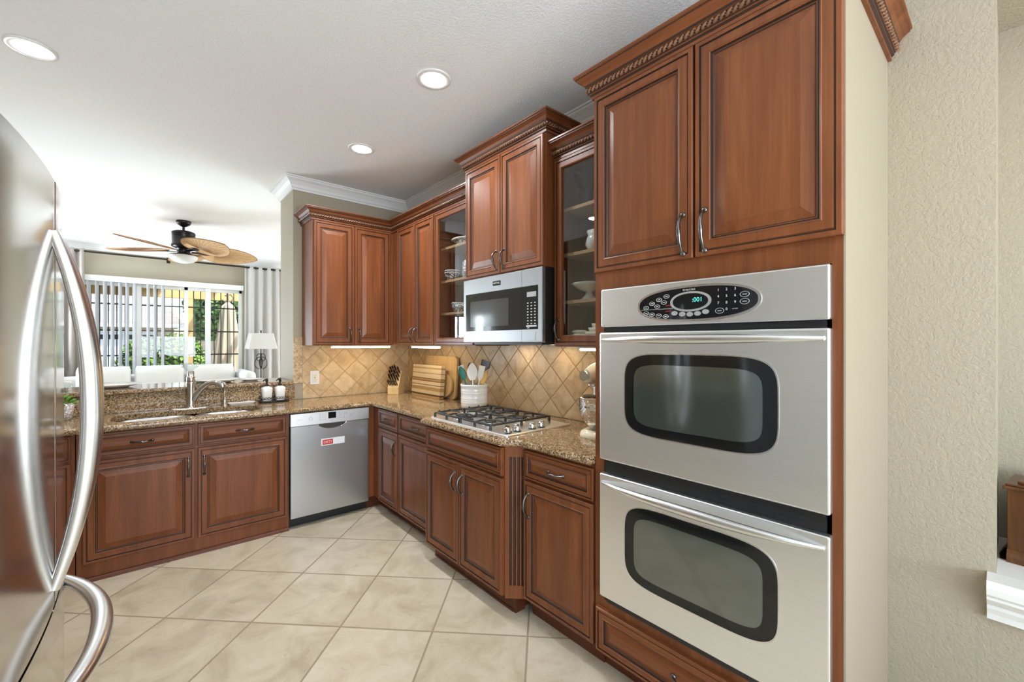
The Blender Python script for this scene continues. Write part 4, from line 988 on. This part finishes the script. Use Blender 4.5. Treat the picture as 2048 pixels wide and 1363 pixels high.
ware('small_bowl', 'small black and white patterned bowl on the second shelf behind glass', 'bowl', CL, .100, .085, 1.855, bowlp(.058, .055), 'pattern_bw', 32, None, 1, 0, (.058, .057, .004), 'ceramic')
ware('small_bowl', 'black and white patterned bowl stacked inside the one on the second shelf', 'bowl', CL, .100, .085, 1.876, bowlp(.056, .050), 'pattern_bw', 32, None, 1, 0, (.057, .053, .004), 'ceramic')
ware('square_bowl', 'grey patterned flared bowl on the third shelf beside the microwave', 'bowl', CL, .170, .100, 1.605, bowlp(.075, .070), 'pattern_grey', 4, None, 1, .3, (.075, .070, .004), 'ceramic')
ware('glass_dish', 'clear glass dish on the bottom of the cabinet left of the microwave', 'dish', CL, .150, .100, FL, bowlp(.060, .030), 'crystal', 24)
ware('white_bowl', 'plain white bowl at the bottom beside the glass dish', 'bowl', CL, .250, .110, FL, bowlp(.06, .055), 'ceramic', 24)
ware('patterned_canister', 'white canister with grey tracery under the top shelf', 'canister', CL, .30, .11, 1.855, [(.05, 0), (.055, .01), (.055, .12), (.03, .14), (0, .142)], 'pattern_grey', 24)
ware('crystal_compote', 'cut crystal footed bowl on the top shelf beside the ovens', 'bowl', CR, .120, .130, 2.115, [(.040, 0), (.038, .004), (.010, .012), (.014, .045), (.010, .075), (.018, .090), (.055, .125), (.072, .170), (.078, .215), (.075, .215), (.066, .165), (.045, .125), (0, .105)], 'crystal', 14)
ware('white_pitcher', 'white ruffled ceramic pitcher on the second shelf beside the ovens', 'pitcher', CR, .185, .120, 1.865, [(.035, 0), (.040, .006), (.058, .040), (.050, .075), (.042, .090), (.050, .112), (.046, .112), (.038, .088), (.04, .05), (0, .01)], 'ceramic', 9)
ware('cake_stand', 'white fluted pedestal bowl on the third shelf beside the ovens', 'bowl', CR, .135, .125, 1.605, [(.050, 0), (.046, .006), (.022, .030), (.018, .045), (.055, .060), (.085, .080), (.098, .092), (.094, .094), (.05, .068), (0, .060)], 'ceramic', 28)
o = thing('cream_box', 'small cream box behind the white pedestal bowl', 'box', (1.975, 1.390, 1.6054)); m = MB(); m.box(-.05, .05, -.045, .045, 0, .060); m.box(-.052, .052, -.047, .047, .0605, .080); m.build('box', 'cream_china', o, bev=.003)
ware('sugar_bowl', 'squat cream lidded pot at the bottom of the right glass cabinet', 'pot', CR, .105, .085, FL, [(.045, 0), (.052, .006), (.055, .040), (.050, .050), (.036, .053), (.036, .058), (.046, .060), (.046, .068), (.030, .074), (0, .075)], 'cream_china', 24)
for k in range(5):
    o = thing('square_dish', ['widest cream dish at the bottom of the stepped stack', 'second cream dish from below in the stepped stack', 'middle cream dish of the stepped stack', 'second cream dish from the top of the stepped stack', 'smallest cream dish on top of the stepped stack'][k], 'dish', (1.835, 1.436, FL+.0005+.0215*k), 0, 'stepped cream dishes in the glass cabinet')
    a = .078-.0135*k; m = MB(); m.loft([[(x, y, z) for x, y in rrect(-i, i, -i, i, .012, 4)] for z, i in ((0, a*.86), (.004, a*.9), (.021, a), (.021, a-.004), (.008, a*.8))]); m.build('dish', 'cream_china', o)

# ------------------------------------------------------------------ ledge items
def plate(lab, x, y, r, h=.020):
    o = thing('dinner_plate', lab, 'plate', (x, y, 1.0503), 0, 'white plates on the bar ledge')
    m = MB(); m.lathe([(r*.55, 0), (r*.6, .003), (r*.75, .010), (r, h), (r, h+.004), (r*.74, .014), (r*.6, .007), (0, .006)], (0, 0, 0), 40); m.build('plate', 'ceramic', o)
plate('large white plate on the bar ledge beside the refrigerator handle', -.170, 4.235, .165, .024); plate('white plate on the bar ledge behind the margarita glass', .46, 4.245, .165, .024)
plate('small white plate on the bar ledge left of the lamp', .70, 4.25, .085, .014)
o = thing('margarita_glass', 'clear wide margarita glass standing on the bar ledge behind the faucet', 'glass', (.272, 4.06, 1.0503))
m = MB(); m.lathe([(.038, 0), (.036, .003), (.008, .008), (.0042, .014), (.0042, .090), (.010, .098), (.024, .106), (.030, .124), (.052, .140), (.058, .170), (.056, .170), (.049, .142), (.026, .126), (.018, .108), (0, .102)], (0, 0, 0), 36); m.build('glass', 'crystal', o)
for x, y, lab in ((-.385, 4.10, 'small clear glass jar on the ledge at the refrigerator'), (-.455, 4.14, 'second clear glass jar on the ledge, behind the refrigerator door')):
    o = thing('glass_jar', lab, 'jar', (x, y, 1.0503)); m = MB(); m.lathe([(.028, 0), (.032, .004), (.032, .045), (.026, .052), (.026, .056)], (0, 0, 0), 20); m.build('jar', 'crystal', o); m = MB(); m.lathe([(.028, .0562), (.028, .068), (0, .069)], (0, 0, 0), 20); m.build('lid', 'ceramic', o)

# ------------------------------------------------------------------ refrigerator (faces +x)
t = thing('refrigerator', 'large stainless french door refrigerator at the left edge with bowed handles', 'refrigerator', (-.170, 1.600, 0))
m = MB(); m.box(-.78, -.085, -.452, .452, .02, 1.77); m.build('cabinet_body', 'fridge_side' if 'fridge_side' in M else 'grey_print', t, bev=.01)
fx = lambda y: -.030*(y/.455)**2
def fdoor(name, y0, y1, z0, z1):
    n = 20; P_ = [(fx(y0+(y1-y0)*i/n), y0+(y1-y0)*i/n) for i in range(n+1)] + [(-.080, y1), (-.080, y0)]
    m = MB(); m.prism(P_, z0, z1); b = len(m.f)
    o = m.build(name, 'steel_fridge', t)
    for i, p in enumerate(o.data.polygons):
        if i < n: p.use_smooth = True
    mod = o.modifiers.new('bevel', 'BEVEL'); mod.width = .007; mod.segments = 3; mod.limit_method = 'ANGLE'; mod.angle_limit = 1.0
    return o
dn = fdoor('door', -.455, -.003, .705, 1.785); df = fdoor('door', .003, .455, .705, 1.785); dz = fdoor('freezer_drawer', -.455, .455, .075, .695)
def bow(parent, y, z0, z1, peak):
    m = MB(); P_, R_ = [], []
    for i in range(41):
        u = -1+2*i/40; s_ = 1-abs(u)**2.1; P_.append((fx(y)+.001+peak*s_, y, (z0+z1)/2+u*(z1-z0)/2)); R_.append(.012+.009*(1-abs(u)**2))
    m.tube(P_, R_, 16, up=(0, 1, 0), flat=.72); m.build('handle', 'steel_handle', parent)
bow(dn, -.040, .755, 1.650, .068); bow(df, .040, .755, 1.650, .068)
m = MB(); P_, R_ = [], []
for i in range(41):
    u = -1+2*i/40; s_ = 1-abs(u)**2.3; P_.append((fx(u*.40)+.001+.085*s_, u*.40, .605)); R_.append(.016+.008*(1-abs(u)**2))
m.tube(P_, R_, 16, up=(0, 0, 1), flat=1.0); m.build('handle', 'steel_handle', dz)
m = MB(); m.box(-.085, -.05, -.45, .45, .695, .705); m.box(-.085, -.03, -.003, .003, .705, 1.78); m.build('door_gasket', 'black', t)
m = MB(); m.box(-.70, -.09, -.44, .44, 0, .07); m.build('toe_grille', 'black', t)

# ------------------------------------------------------------------ wooden box in the niche
t = thing('wooden_box', 'dark walnut box with moulded lid and base on the white niche sill', 'box', (XW+.235, -.004, .6405), math.radians(-97))
m = MB(); m.box(0, .36, -.085, .085, .03, .240); m.build('body', 'boxwood', t, bev=.002)
pb = [(0, .0004), (.016, .0004), (.018, .018), (.010, .030), (.006, .040), (0, .044)]
ring4 = [(0, -.085), (.36, -.085), (.36, .085), (0, .085), (0, -.085)]
m = MB(); m.sweep(ring4[::1], pb, 0, False); m.box(.001, .359, -.084, .084, .0004, .03); m.build('base_molding', 'boxwood', t)
m = MB(); m.box(-.010, .37, -.095, .095, .2405, .252); m.box(-.005, .365, -.090, .090, .252, .259); m.box(.02, .34, -.065, .065, .259, .268); m.build('lid', 'boxwood', t, bev=.003)

# ------------------------------------------------------------------ recessed lights
def can(lab, x, y, power=6):
    t = thing('recessed_light', lab, 'ceiling light', (x, y, H), 0, 'recessed ceiling lights')
    m = MB(); m.lathe([(.092, -.0005), (.092, -.004), (.086, -.007), (.066, -.006), (.063, -.001)], (0, 0, 0), 40, cap=False); m.build('trim_ring', 'white_can', t)
    m = MB(); m.lathe([(.0635, -.002), (.058, -.0008), (.0, -.0006)], (0, 0, 0), 32, cap=False); m.build('lamp_lens', 'can_glow', t)
    Lt = bpy.data.lights.new('can_lamp', 'AREA'); Lt.shape = 'DISK'; Lt.size = .11; Lt.energy = power; Lt.color = (.95, .97, 1); Lt.spread = math.radians(150)
    lo = bpy.data.objects.new('can_lamp', Lt); COL.objects.link(lo); lo.location = (x, y, H-.012)
can('recessed ceiling light nearest the refrigerator, at the far left', -.405, 3.07, 10); can('recessed ceiling light over the floor in front of the ovens', 1.185, 2.018, 10); can('small looking recessed ceiling light nearest the corner cabinets', 1.209, 3.084, 13)
# ------------------------------------------------------------------ family room
t = thing('ceiling_fan', 'dark bronze ceiling fan with woven palm leaf blades and frosted light bowl', 'ceiling fan', (.362, 6.27, H))
m = MB(); m.lathe([(.072, -.0005), (.074, -.012), (.060, -.040), (.030, -.060), (.018, -.066)], (0, 0, 0), 28); m.build('canopy', 'fan_bronze', t)
m = MB(); m.tube([(0, 0, -.06), (0, 0, -.125)], .013, 12); m.build('downrod', 'fan_bronze', t)
m = MB(); m.lathe([(.03, -.115), (.085, -.120), (.112, -.132), (.116, -.150), (.112, -.156), (.112, -.270), (.118, -.276), (.116, -.300), (.080, -.318), (.062, -.330), (.062, -.375), (.075, -.385), (.130, -.392), (.134, -.402), (.02, -.404)], (0, 0, 0), 36); m.build('motor_housing', 'fan_bronze', t)
m = MB(); m.lathe([(.132, -.403), (.138, -.412), (.128, -.440), (.098, -.468), (.05, -.484), (0, -.488)], (0, 0, 0), 36); m.build('light_bowl', 'frosted', t)
def blade():
    m = MB(); n = 26; top = []; bot = []; Lb = .60
    def wdt(f): return .215*(math.sin(PI*min(1, max(0, f))**.80))**.62 if 0 < f < 1 else .004
    rows = []
    for i in range(n+1):
        f = i/n; x = .165+Lb*f; w = max(.012 if f < .5 else .002, wdt(f)); l = []
        for s_, zz in ((-1, 0), (-.5, .004), (0, .006), (.5, .004), (1, 0)): l.append((x, w*s_, zz+.004))
        for s_, zz in ((1, 0), (.5, .004), (0, .006), (-.5, .004), (-1, 0)): l.append((x, w*s_, zz-.004))
        rows.append(l)
    m.loft(rows, 0, False); b = m.build('blade', 'blade')
    r = MB(); ed = [(.165+Lb*i/n, max(.012 if i/n < .5 else .002, wdt(i/n)), 0) for i in range(n+1)]; ed += [(x, -y, z) for x, y, z in ed[::-1]]
    r.tube(ed, .006, 6, closed=True)
    for k in range(-11, 12):
        a = k*.125; c0 = Vector((.30, 0, .0)); d = Vector((math.cos(a), math.sin(a), 0))
        # walk to the blade outline
        q = 0
        for st in range(80):
            p = c0+d*(st*.008); f = (p.x-.165)/Lb
            if f <= 0 or f >= 1 or abs(p.y) > wdt(f): break
            q = st*.008
        for z in (-.0035, .010): r.tube([c0+Vector((0, 0, z)), c0+d*q*.5+Vector((0, 0, z-.0015 if z < 0 else z)), c0+d*q+Vector((0, 0, z*.6))], [.0022, .0018, .0014], 4)
    r.build('blade_ribs', 'blade_rib', b)
    a = MB(); a.box(.075, .235, -.014, .014, -.012, -.005); a.loft([[(.22+.05*math.cos(q)*s_, .036*math.sin(q)*s_, z) for q in [2*PI*i/16 for i in range(16)]] for z, s_ in ((-.012, .8), (-.010, 1), (-.005, 1))]); a.build('blade_iron', 'fan_bronze', b)
    return b
b0 = blade(); b0.parent = t
for k in range(5):
    b = b0 if k == 0 else copy_tree(b0, t)
    b.location = (0, 0, -.345); b.rotation_mode = 'ZYX'
    b.rotation_euler = (math.radians(-15.5), 0, math.radians(-138+72*k)); b.rotation_mode = 'XYZ'

# window, blinds, grille, curtains
m = MB()
yw0, yw1 = YWIN+.04, YWIN+.10
m.box(WX0, WX1, yw0, yw1, WZ0, WZ0+.06); m.box(WX0, WX1, yw0, yw1, WZ1-.05, WZ1); m.box(WX0, WX0+.05, yw0, yw1, WZ0, WZ1); m.box(WX1-.045, WX1, yw0, yw1, WZ0, WZ1)
m.box(-.115, -.010, yw0-.02, yw1, WZ0, WZ1); m.box(.492, .545, yw0, yw1, WZ0, WZ1); m.box(.765, .835, yw0-.02, yw1, WZ0, WZ1)
w1 = struct(m, 'window_1', 'white_trim', bev=.004)
m = MB(); m.box(WX0+.05, WX1-.045, YWIN+.068, YWIN+.072, WZ0+.06, WZ1-.05); m.build('window_glass', 'glass', w1)
m = MB(); m.box(WX0-.02, WX1+.02, YWIN-.03, YWIN+.04, WZ0-.04, WZ0-.0005); struct(m, 'trim_5', 'white_trim')
t = thing('vertical_blind', 'white vertical blind half drawn over the left part of the family room window', 'blind', (0, YWIN-.045, 0))
m = MB(); m.box(-.66, WX1+.005, -.03, .0445, WZ1-.005, WZ1+.075); m.build('head_rail', 'white_trim', t, bev=.004)
s0 = None
for px in (177.5, 194, 210, 225, 240.5, 254.5, 270, 296.5, 310, 325.5):
    k = (px-1024)/858; an = math.atan2(739/858, 1)+math.atan(k); X = (YWIN-.045)*math.tan(an)
    if s0 is None:
        m = MB(); m.T = Matrix.Rotation(math.radians(64), 4, 'Z'); m.loft([[(-.044, .0, z), (-.02, .004, z), (.02, .004, z), (.044, 0, z), (.02, .006, z), (-.02, .006, z)] for z in (.48, WZ1-.006)], 0, False); s0 = m.build('slat', 'blind', t); s0.location.x = X
    else:
        c = s0.copy(); COL.objects.link(c); c.location.x = X
t = thing('window_grille', 'black iron bar grille outside the family room window', 'grille', (0, YWIN+.36, 0))
m = MB()
for i in range(24): x = -.85+.093*i; m.tube([(x, 0, .3), (x, 0, 2.35)], .0065, 6)
m.build('upright_bars', 'iron', t); m = MB()
for z in (1.185, 1.565, 1.96): m.box(-.9, 1.35, -.008, .008, z-.010, z+.010)
m.box(-.9, 1.35, -.01, .01, .29, .32); m.box(-.9, 1.35, -.01, .01, 2.33, 2.36); m.build('cross_bars', 'iron', t)
for x in (-.88, 1.33):
    m = MB(); m.box(x-.015, x+.015, -.21, .0, .30, .33); m.box(x-.015, x+.015, -.21, 0, 2.32, 2.35); m.build('bracket', 'iron', t)
t = thing('curtain_rod', 'long dark bronze curtain rod above the family room window', 'curtain rod', (0, YWIN-.12, 2.632))
m = MB(); m.tube([(-1.05, 0, 0), (1.83, 0, 0)], .014, 12); m.build('rod', 'bronze', t)
for x in (-1.06, 1.84): m = MB(); m.lathe([(.0, -.03), (.02, -.02), (.026, 0), (.02, .02), (0, .03)], (x, 0, 0), 16, 0, 'x'); m.build('finial', 'bronze', t)
for x in (-.99, .3, 1.76): m = MB(); m.box(x-.008, x+.008, .0, .1195, -.010, .010); m.box(x-.02, x+.02, .112, .1195, -.04, .04); m.build('bracket', 'bronze', t)
def curtain(lab, x0, x1, mat, waves, flare=.06, seed=1):
    rnd = random.Random(seed); o = thing('curtain', lab, 'curtain', (0, YWIN-.12, 0)); m = MB(); nx = waves*10; rows = []
    for z, fl, am in ((2.665, 0, .028), (2.60, 0, .030), (1.9, .35, .036), (1.0, .7, .042), (.03, 1, .046)):
        l = []
        for i in range(nx+1):
            f = i/nx; xm = (x0+x1)/2; hw = (x1-x0)/2*(1+flare*fl); l.append((xm+hw*(2*f-1)+.012*fl*math.sin(9*f), am*math.sin(2*PI*waves*f+.5*fl*math.sin(3*f)), z))
        rows.append(l)
    m.loft(rows, 0, True, False, False, False); c = m.build('fabric', mat, o)
    s = c.modifiers.new('thick', 'SOLIDIFY'); s.thickness = .003
    g = MB()
    for k in range(waves*2):
        x = x0+(x1-x0)*(k+.5)/(waves*2)
        g.tube([(x, .022*math.cos(a), 2.632+.022*math.sin(a)) for a in [2*PI*i/12 for i in range(12)]], .003, 5, closed=True)
    g.build('grommets', 'bronze', o); return o
curtain('curtain panel coloured taupe for its shadow, left of the family room window, behind the refrigerator', -.98, -.605, 'curtain_shaded', 4, .04, 2)
curtain('white curtain panel right of the family room window behind the table lamp', 1.285, 1.80, 'curtain', 4, .03, 3)
# sofa and cushions
t = thing('sofa', 'white upholstered sofa under the family room window', 'sofa', (.10, 7.75, 0))
m = MB(); m.box(-1.02, 1.02, -.45, .22, .12, .46); m.build('seat_base', 'fabric_white', t, bev=.04, seg=3)
m = MB(); m.box(-1.02, 1.02, .225, .40, .10, .93); m.build('backrest', 'fabric_white', t, bev=.04, seg=3)
for sx in (-1, 1):
    m = MB(); m.box(sx*1.10-.075, sx*1.10+.075, -.50, .40, .06, .955); m.build('arm', 'fabric_white', t, bev=.06, seg=4)
for x in (-1.1, 1.1):
    for y in (-.45, .35): m = MB(); m.box(x-.03, x+.03, y-.03, y+.03, 0, .06); m.build('leg', 'brown_wood', t)
def cushion(lab, x, W2=.268):
    o = thing('back_cushion', lab, 'cushion', (x, 7.75+.10, .4605), 0, 'white back cushions on the sofa'); m = MB(); H2, D2 = .30, .10; n = 12; rows = []
    for i in range(n+1):
        v = -1+2*i/n; l = []
        for j in range(24):
            a = 2*PI*j/24; px, py = math.cos(a), math.sin(a)
            ex = math.copysign(abs(px)**.28, px); ey = math.copysign(abs(py)**.8, py)
            e2 = (1-abs(v)**5)**.35 if abs(v) < 1 else .0
            l.append((W2*ex*(.93+.07*e2), D2*ey*(.35+.65*e2)*(1), H2+H2*v*.985))
        rows.append(l)
    m.loft(rows, 0, True); m.build('cushion', 'fabric_white', o); return o
cushion('white sofa back cushion, leftmost, next to the refrigerator handle', -.385); cushion('white sofa back cushion in the middle of the sofa', .19, .272); cushion('white sofa back cushion behind the margarita glass', .775, .298)
t = thing('side_table', 'small round table under the lamp beside the sofa', 'table', (1.495, 7.95, 0))
m = MB(); m.lathe([(0, .600), (.20, .600), (.205, .610), (.20, .625), (0, .625)], (0, 0, 0), 32); m.build('table_top', 'brown_wood', t)
m = MB(); m.lathe([(.03, .02), (.022, .1), (.03, .3), (.02, .5), (.05, .5995)], (0, 0, 0), 16); m.lathe([(.15, 0), (.15, .015), (.05, .03), (0, .03)], (0, 0, 0), 24); m.build('pedestal', 'brown_wood', t)
t = thing('table_lamp', 'table lamp with white square shade and black scrolled iron stem', 'lamp', (1.46, 7.95, .6255))
m = MB(); m.lathe([(.085, 0), (.085, .012), (.03, .022), (.012, .03)], (0, 0, 0), 24); m.build('base', 'bronze', t)
m = MB(); m.tube([(0, 0, .02), (0, 0, .93)], .009, 8); m.tube([(0, 0, .93), (0, 0, .955)], [.012, .010], 8)
for a in (0, PI/2):
    for sg in (-1, 1):
        for big in (1, .62):
            P_ = []
            for i in range(22):
                f = i/21; th = f*PI*1.75; r = .075*big*(1-.45*f)
                P_.append((sg*(.012+r*math.sin(th)*1.0+.010), 0, .33+.17*(1-big)*2.0+(.10*big)*(1-math.cos(th))*.95))
            m.T = Matrix.Rotation(a, 4, 'Z'); m.tube(P_, .0055, 6); m.T = None
m.build('scroll_stem', 'bronze', t)
m = MB(); m.loft([[(x, y, z) for x, y in rrect(-a, a, -a, a, .02, 3)] for z, a in ((.655, .205), (.905, .155), (.905, .152), (.656, .202))], 0, False, False, False); m.build('lamp_shade', 'shade', t)
m = MB(); m.tube([(-.15, 0, .895), (.15, 0, .895)], .003, 6); m.tube([(0, -.15, .895), (0, .15, .895)], .003, 6); m.build('shade_fitter', 'bronze', t)

# ------------------------------------------------------------------ garden and street outside
m = MB(); m.box(-9, 14, 8.54, 40, -.25, -.06); struct(m, 'ground_outside', 'lawn')
m = MB(); m.box(-6, 8, 8.56, 12.2, -.06, -.02); struct(m, 'patio', 'patio')
m = MB(); m.box(-12, 20, 15.5, 23.7, -.06, -.03); struct(m, 'driveway', 'patio')
def leafmass(name, lab, cat, loc, blobs, nleaf, size, mat, seed, core=True):
    rnd = random.Random(seed); o = thing(name, lab, cat, loc); m = MB()
    for _ in range(nleaf):
        bx, by, bz, rx, ry, rz_ = rnd.choice(blobs)
        d = Vector((rnd.gauss(0, 1), rnd.gauss(0, 1), rnd.gauss(0, 1))).normalized(); q = rnd.uniform(.86, 1.03)
        c = Vector((bx+d.x*rx*q, by+d.y*ry*q, bz+d.z*rz_*q))
        if c.z < .03: continue
        u = Vector((rnd.gauss(0, 1), rnd.gauss(0, 1), rnd.gauss(0, 1))).normalized(); w = (u.cross(d+Vector((0, 0, .3)))).normalized(); s_ = size*rnd.uniform(.6, 1.2)
        m.add([c-u*s_, c+w*s_*.5, c+u*s_, c-w*s_*.5], [(0, 1, 2, 3)])
    m.build('foliage', mat, o)
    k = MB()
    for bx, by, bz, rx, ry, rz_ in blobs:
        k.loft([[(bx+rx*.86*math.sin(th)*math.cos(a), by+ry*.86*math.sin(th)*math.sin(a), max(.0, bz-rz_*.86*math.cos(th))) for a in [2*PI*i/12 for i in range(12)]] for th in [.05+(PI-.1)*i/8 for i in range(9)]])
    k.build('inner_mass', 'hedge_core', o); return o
leafmass('hedge', 'rounded green hedge seen through the middle of the window', 'hedge', (.40, 13.55, -.06), [(-.40, 0, .75, .5, .5, .80), (.2, 0, .85, .55, .5, .82), (.50, 0, .8, .34, .45, .78)], 5200, .055, 'hedge', 3)
leafmass('hedge', 'lower clipped hedge along the patio edge', 'hedge', (.0, 12.42, -.06), [(x, 0, .45, .34, .27, .52) for x in (-1.2, -.75, -.3, .2, .65, 1.1)], 4200, .045, 'hedge', 4)
leafmass('hedge', 'sunlit shrub at the right beside the closed umbrella', 'hedge', (1.80, 13.3, -.06), [(0, 0, .55, .48, .48, .85)], 2400, .055, 'shrub', 5)
o = leafmass('tree', 'dark green tree behind the small roof at the right of the window', 'tree', (3.0, 22.5, -.06), [(-.2, 0, 3.0, 1.5, 1.2, 1.4), (.9, 0, 3.4, 1.3, 1.2, 1.5), (-.6, .2, 2.2, .9, .8, .9)], 7000, .13, 'tree', 6)
m = MB(); m.tube([(0, 0, 0), (.1, 0, 2.4)], [.2, .14], 10); m.build('trunk', 'brown_wood', o)
t = thing('neighbour_house', 'house with grey shingle roof and white garage door across the drive', 'house', (0, 25, -.06))
m = MB(); m.box(-6, 1.10, 0, 6, 0, 2.35); m.build('wall', 'stucco', t)
m = MB(); m.add([(-6.5, -.6, 2.25), (1.5, -.6, 2.25), (1.5, 6.6, 2.25), (-6.5, 6.6, 2.25), (-4, 3, 5.0), (-.6, 3, 5.0)], [(0, 1, 5, 4), (1, 2, 5), (2, 3, 4, 5), (3, 0, 4), (0, 3, 2, 1)]); m.build('roof', 'roof', t)
m = MB(); m.box(-6.5, 1.5, -.62, -.58, 2.12, 2.27); m.build('fascia', 'white_trim', t)
m = MB(); m.box(-1.75, .45, -.04, 0, 0, 2.02); g = m.build('garage_door', 'garage', t)
for k in range(4): m = MB(); m.box(-1.62+.54*k, -1.20+.54*k, -.05, -.04, 1.60, 1.80); m.build('window', 'pane_dark', g)
t = thing('garden_house', 'small house with hipped grey roof and yellow fascia beside the tree', 'house', (3.5, 26, -.06))
m = MB(); m.box(-1.4, 3, 0, 3, 0, 2.1); m.build('wall', 'stucco', t)
m = MB(); m.add([(-1.7, -.3, 2.15), (3.3, -.3, 2.15), (3.3, 3.3, 2.15), (-1.7, 3.3, 2.15), (0, 1.5, 3.3), (1.6, 1.5, 3.3)], [(0, 1, 5, 4), (1, 2, 5), (2, 3, 4, 5), (3, 0, 4), (0, 3, 2, 1)]); m.build('roof', 'roof', t)
m = MB(); m.box(-1.7, 3.3, -.33, -.30, 2.02, 2.16); m.build('fascia', 'beam', t)
t = thing('board_fence', 'weathered board fence in the garden right of the hedge', 'fence', (2.4, 16, -.06))
m = MB()
for k in range(22): m.box(-1.2+.15*k, -1.06+.15*k, 0, .02, 0, 1.5)
m.build('boards', 'fence', t); m = MB(); m.box(-1.2, 2.1, .02, .06, .3, .38); m.box(-1.2, 2.1, .02, .06, 1.2, 1.28); m.build('rails', 'fence', t)
t = thing('patio_cover', 'pale yellow timber patio cover outside the family room window', 'pergola', (0, 10.6, -.02))
m = MB(); m.box(-5, 5, -.06, .06, 2.27, 2.46); m.build('beam', 'beam', t)
for x in (-4.6, .715, 4.6): m = MB(); m.box(x-.055, x+.055, -.055, .055, 0, 2.27); m.build('post', 'beam', t)
for k in range(12):
    x = -4.8+.85*k; m = MB(); m.box(x-.025, x+.025, -1.95, .3, 2.465, 2.60); m.build('rafter', 'beam', t)
m = MB(); m.box(-5, .3, -1.95, .4, 2.605, 2.63); m.build('roof_boards', 'beam', t)
t = thing('patio_umbrella', 'closed cream patio umbrella outside at the right end of the window', 'umbrella', (1.285, 10.15, -.02))
m = MB(); m.lathe([(.25, 0), (.25, .05), (.05, .08), (.04, .3)], (0, 0, 0), 24); m.build('base', 'iron', t)
m = MB(); m.tube([(0, 0, .05), (0, 0, 2.42)], .022, 10); m.build('pole', 'fence', t)
m = MB(); loops = []
for z, r in ((.62, .26), (.75, .25), (1.2, .20), (1.7, .145), (2.0, .115), (2.12, .10), (2.2, .03)):
    loops.append([(r*(1+.16*math.cos(9*a))*math.cos(a), r*(1+.16*math.cos(9*a))*math.sin(a), z) for a in [2*PI*i/72 for i in range(72)]])
m.loft(loops); m.build('canopy', 'umbrella', t)
m = MB(); m.tube([(-.10, 0, 2.25), (0, 0, 2.18), (.10, .02, 2.28), (.05, 0, 2.36), (-.05, 0, 2.33)], .014, 6); m.build('tie_strap', 'fence', t)
t = thing('wicker_chair', 'dark round backed wicker patio chair outside the window', 'chair', (.70, 9.42, -.02))
m = MB(); m.lathe([(.25, .40), (.27, .42), (.27, .45), (0, .46)], (0, 0, 0), 24); m.build('seat', 'wicker', t)
m = MB()
for k in range(15):
    a = PI*k/14+PI; m.tube([(.26*math.cos(a), .26*math.sin(a), .44), (.29*math.cos(a), .29*math.sin(a), .98)], .011, 6)
for z in (.66, .98): m.tube([(.285*math.cos(PI*k/14+PI), .285*math.sin(PI*k/14+PI), z) for k in range(15)], .018, 6)
m.build('backrest', 'wicker', t)
for a in (.8, 2.35, 3.9, 5.5): m = MB(); m.tube([(.22*math.cos(a), .22*math.sin(a), 0), (.20*math.cos(a), .20*math.sin(a), .41)], .018, 8); m.build('leg', 'wicker', t)
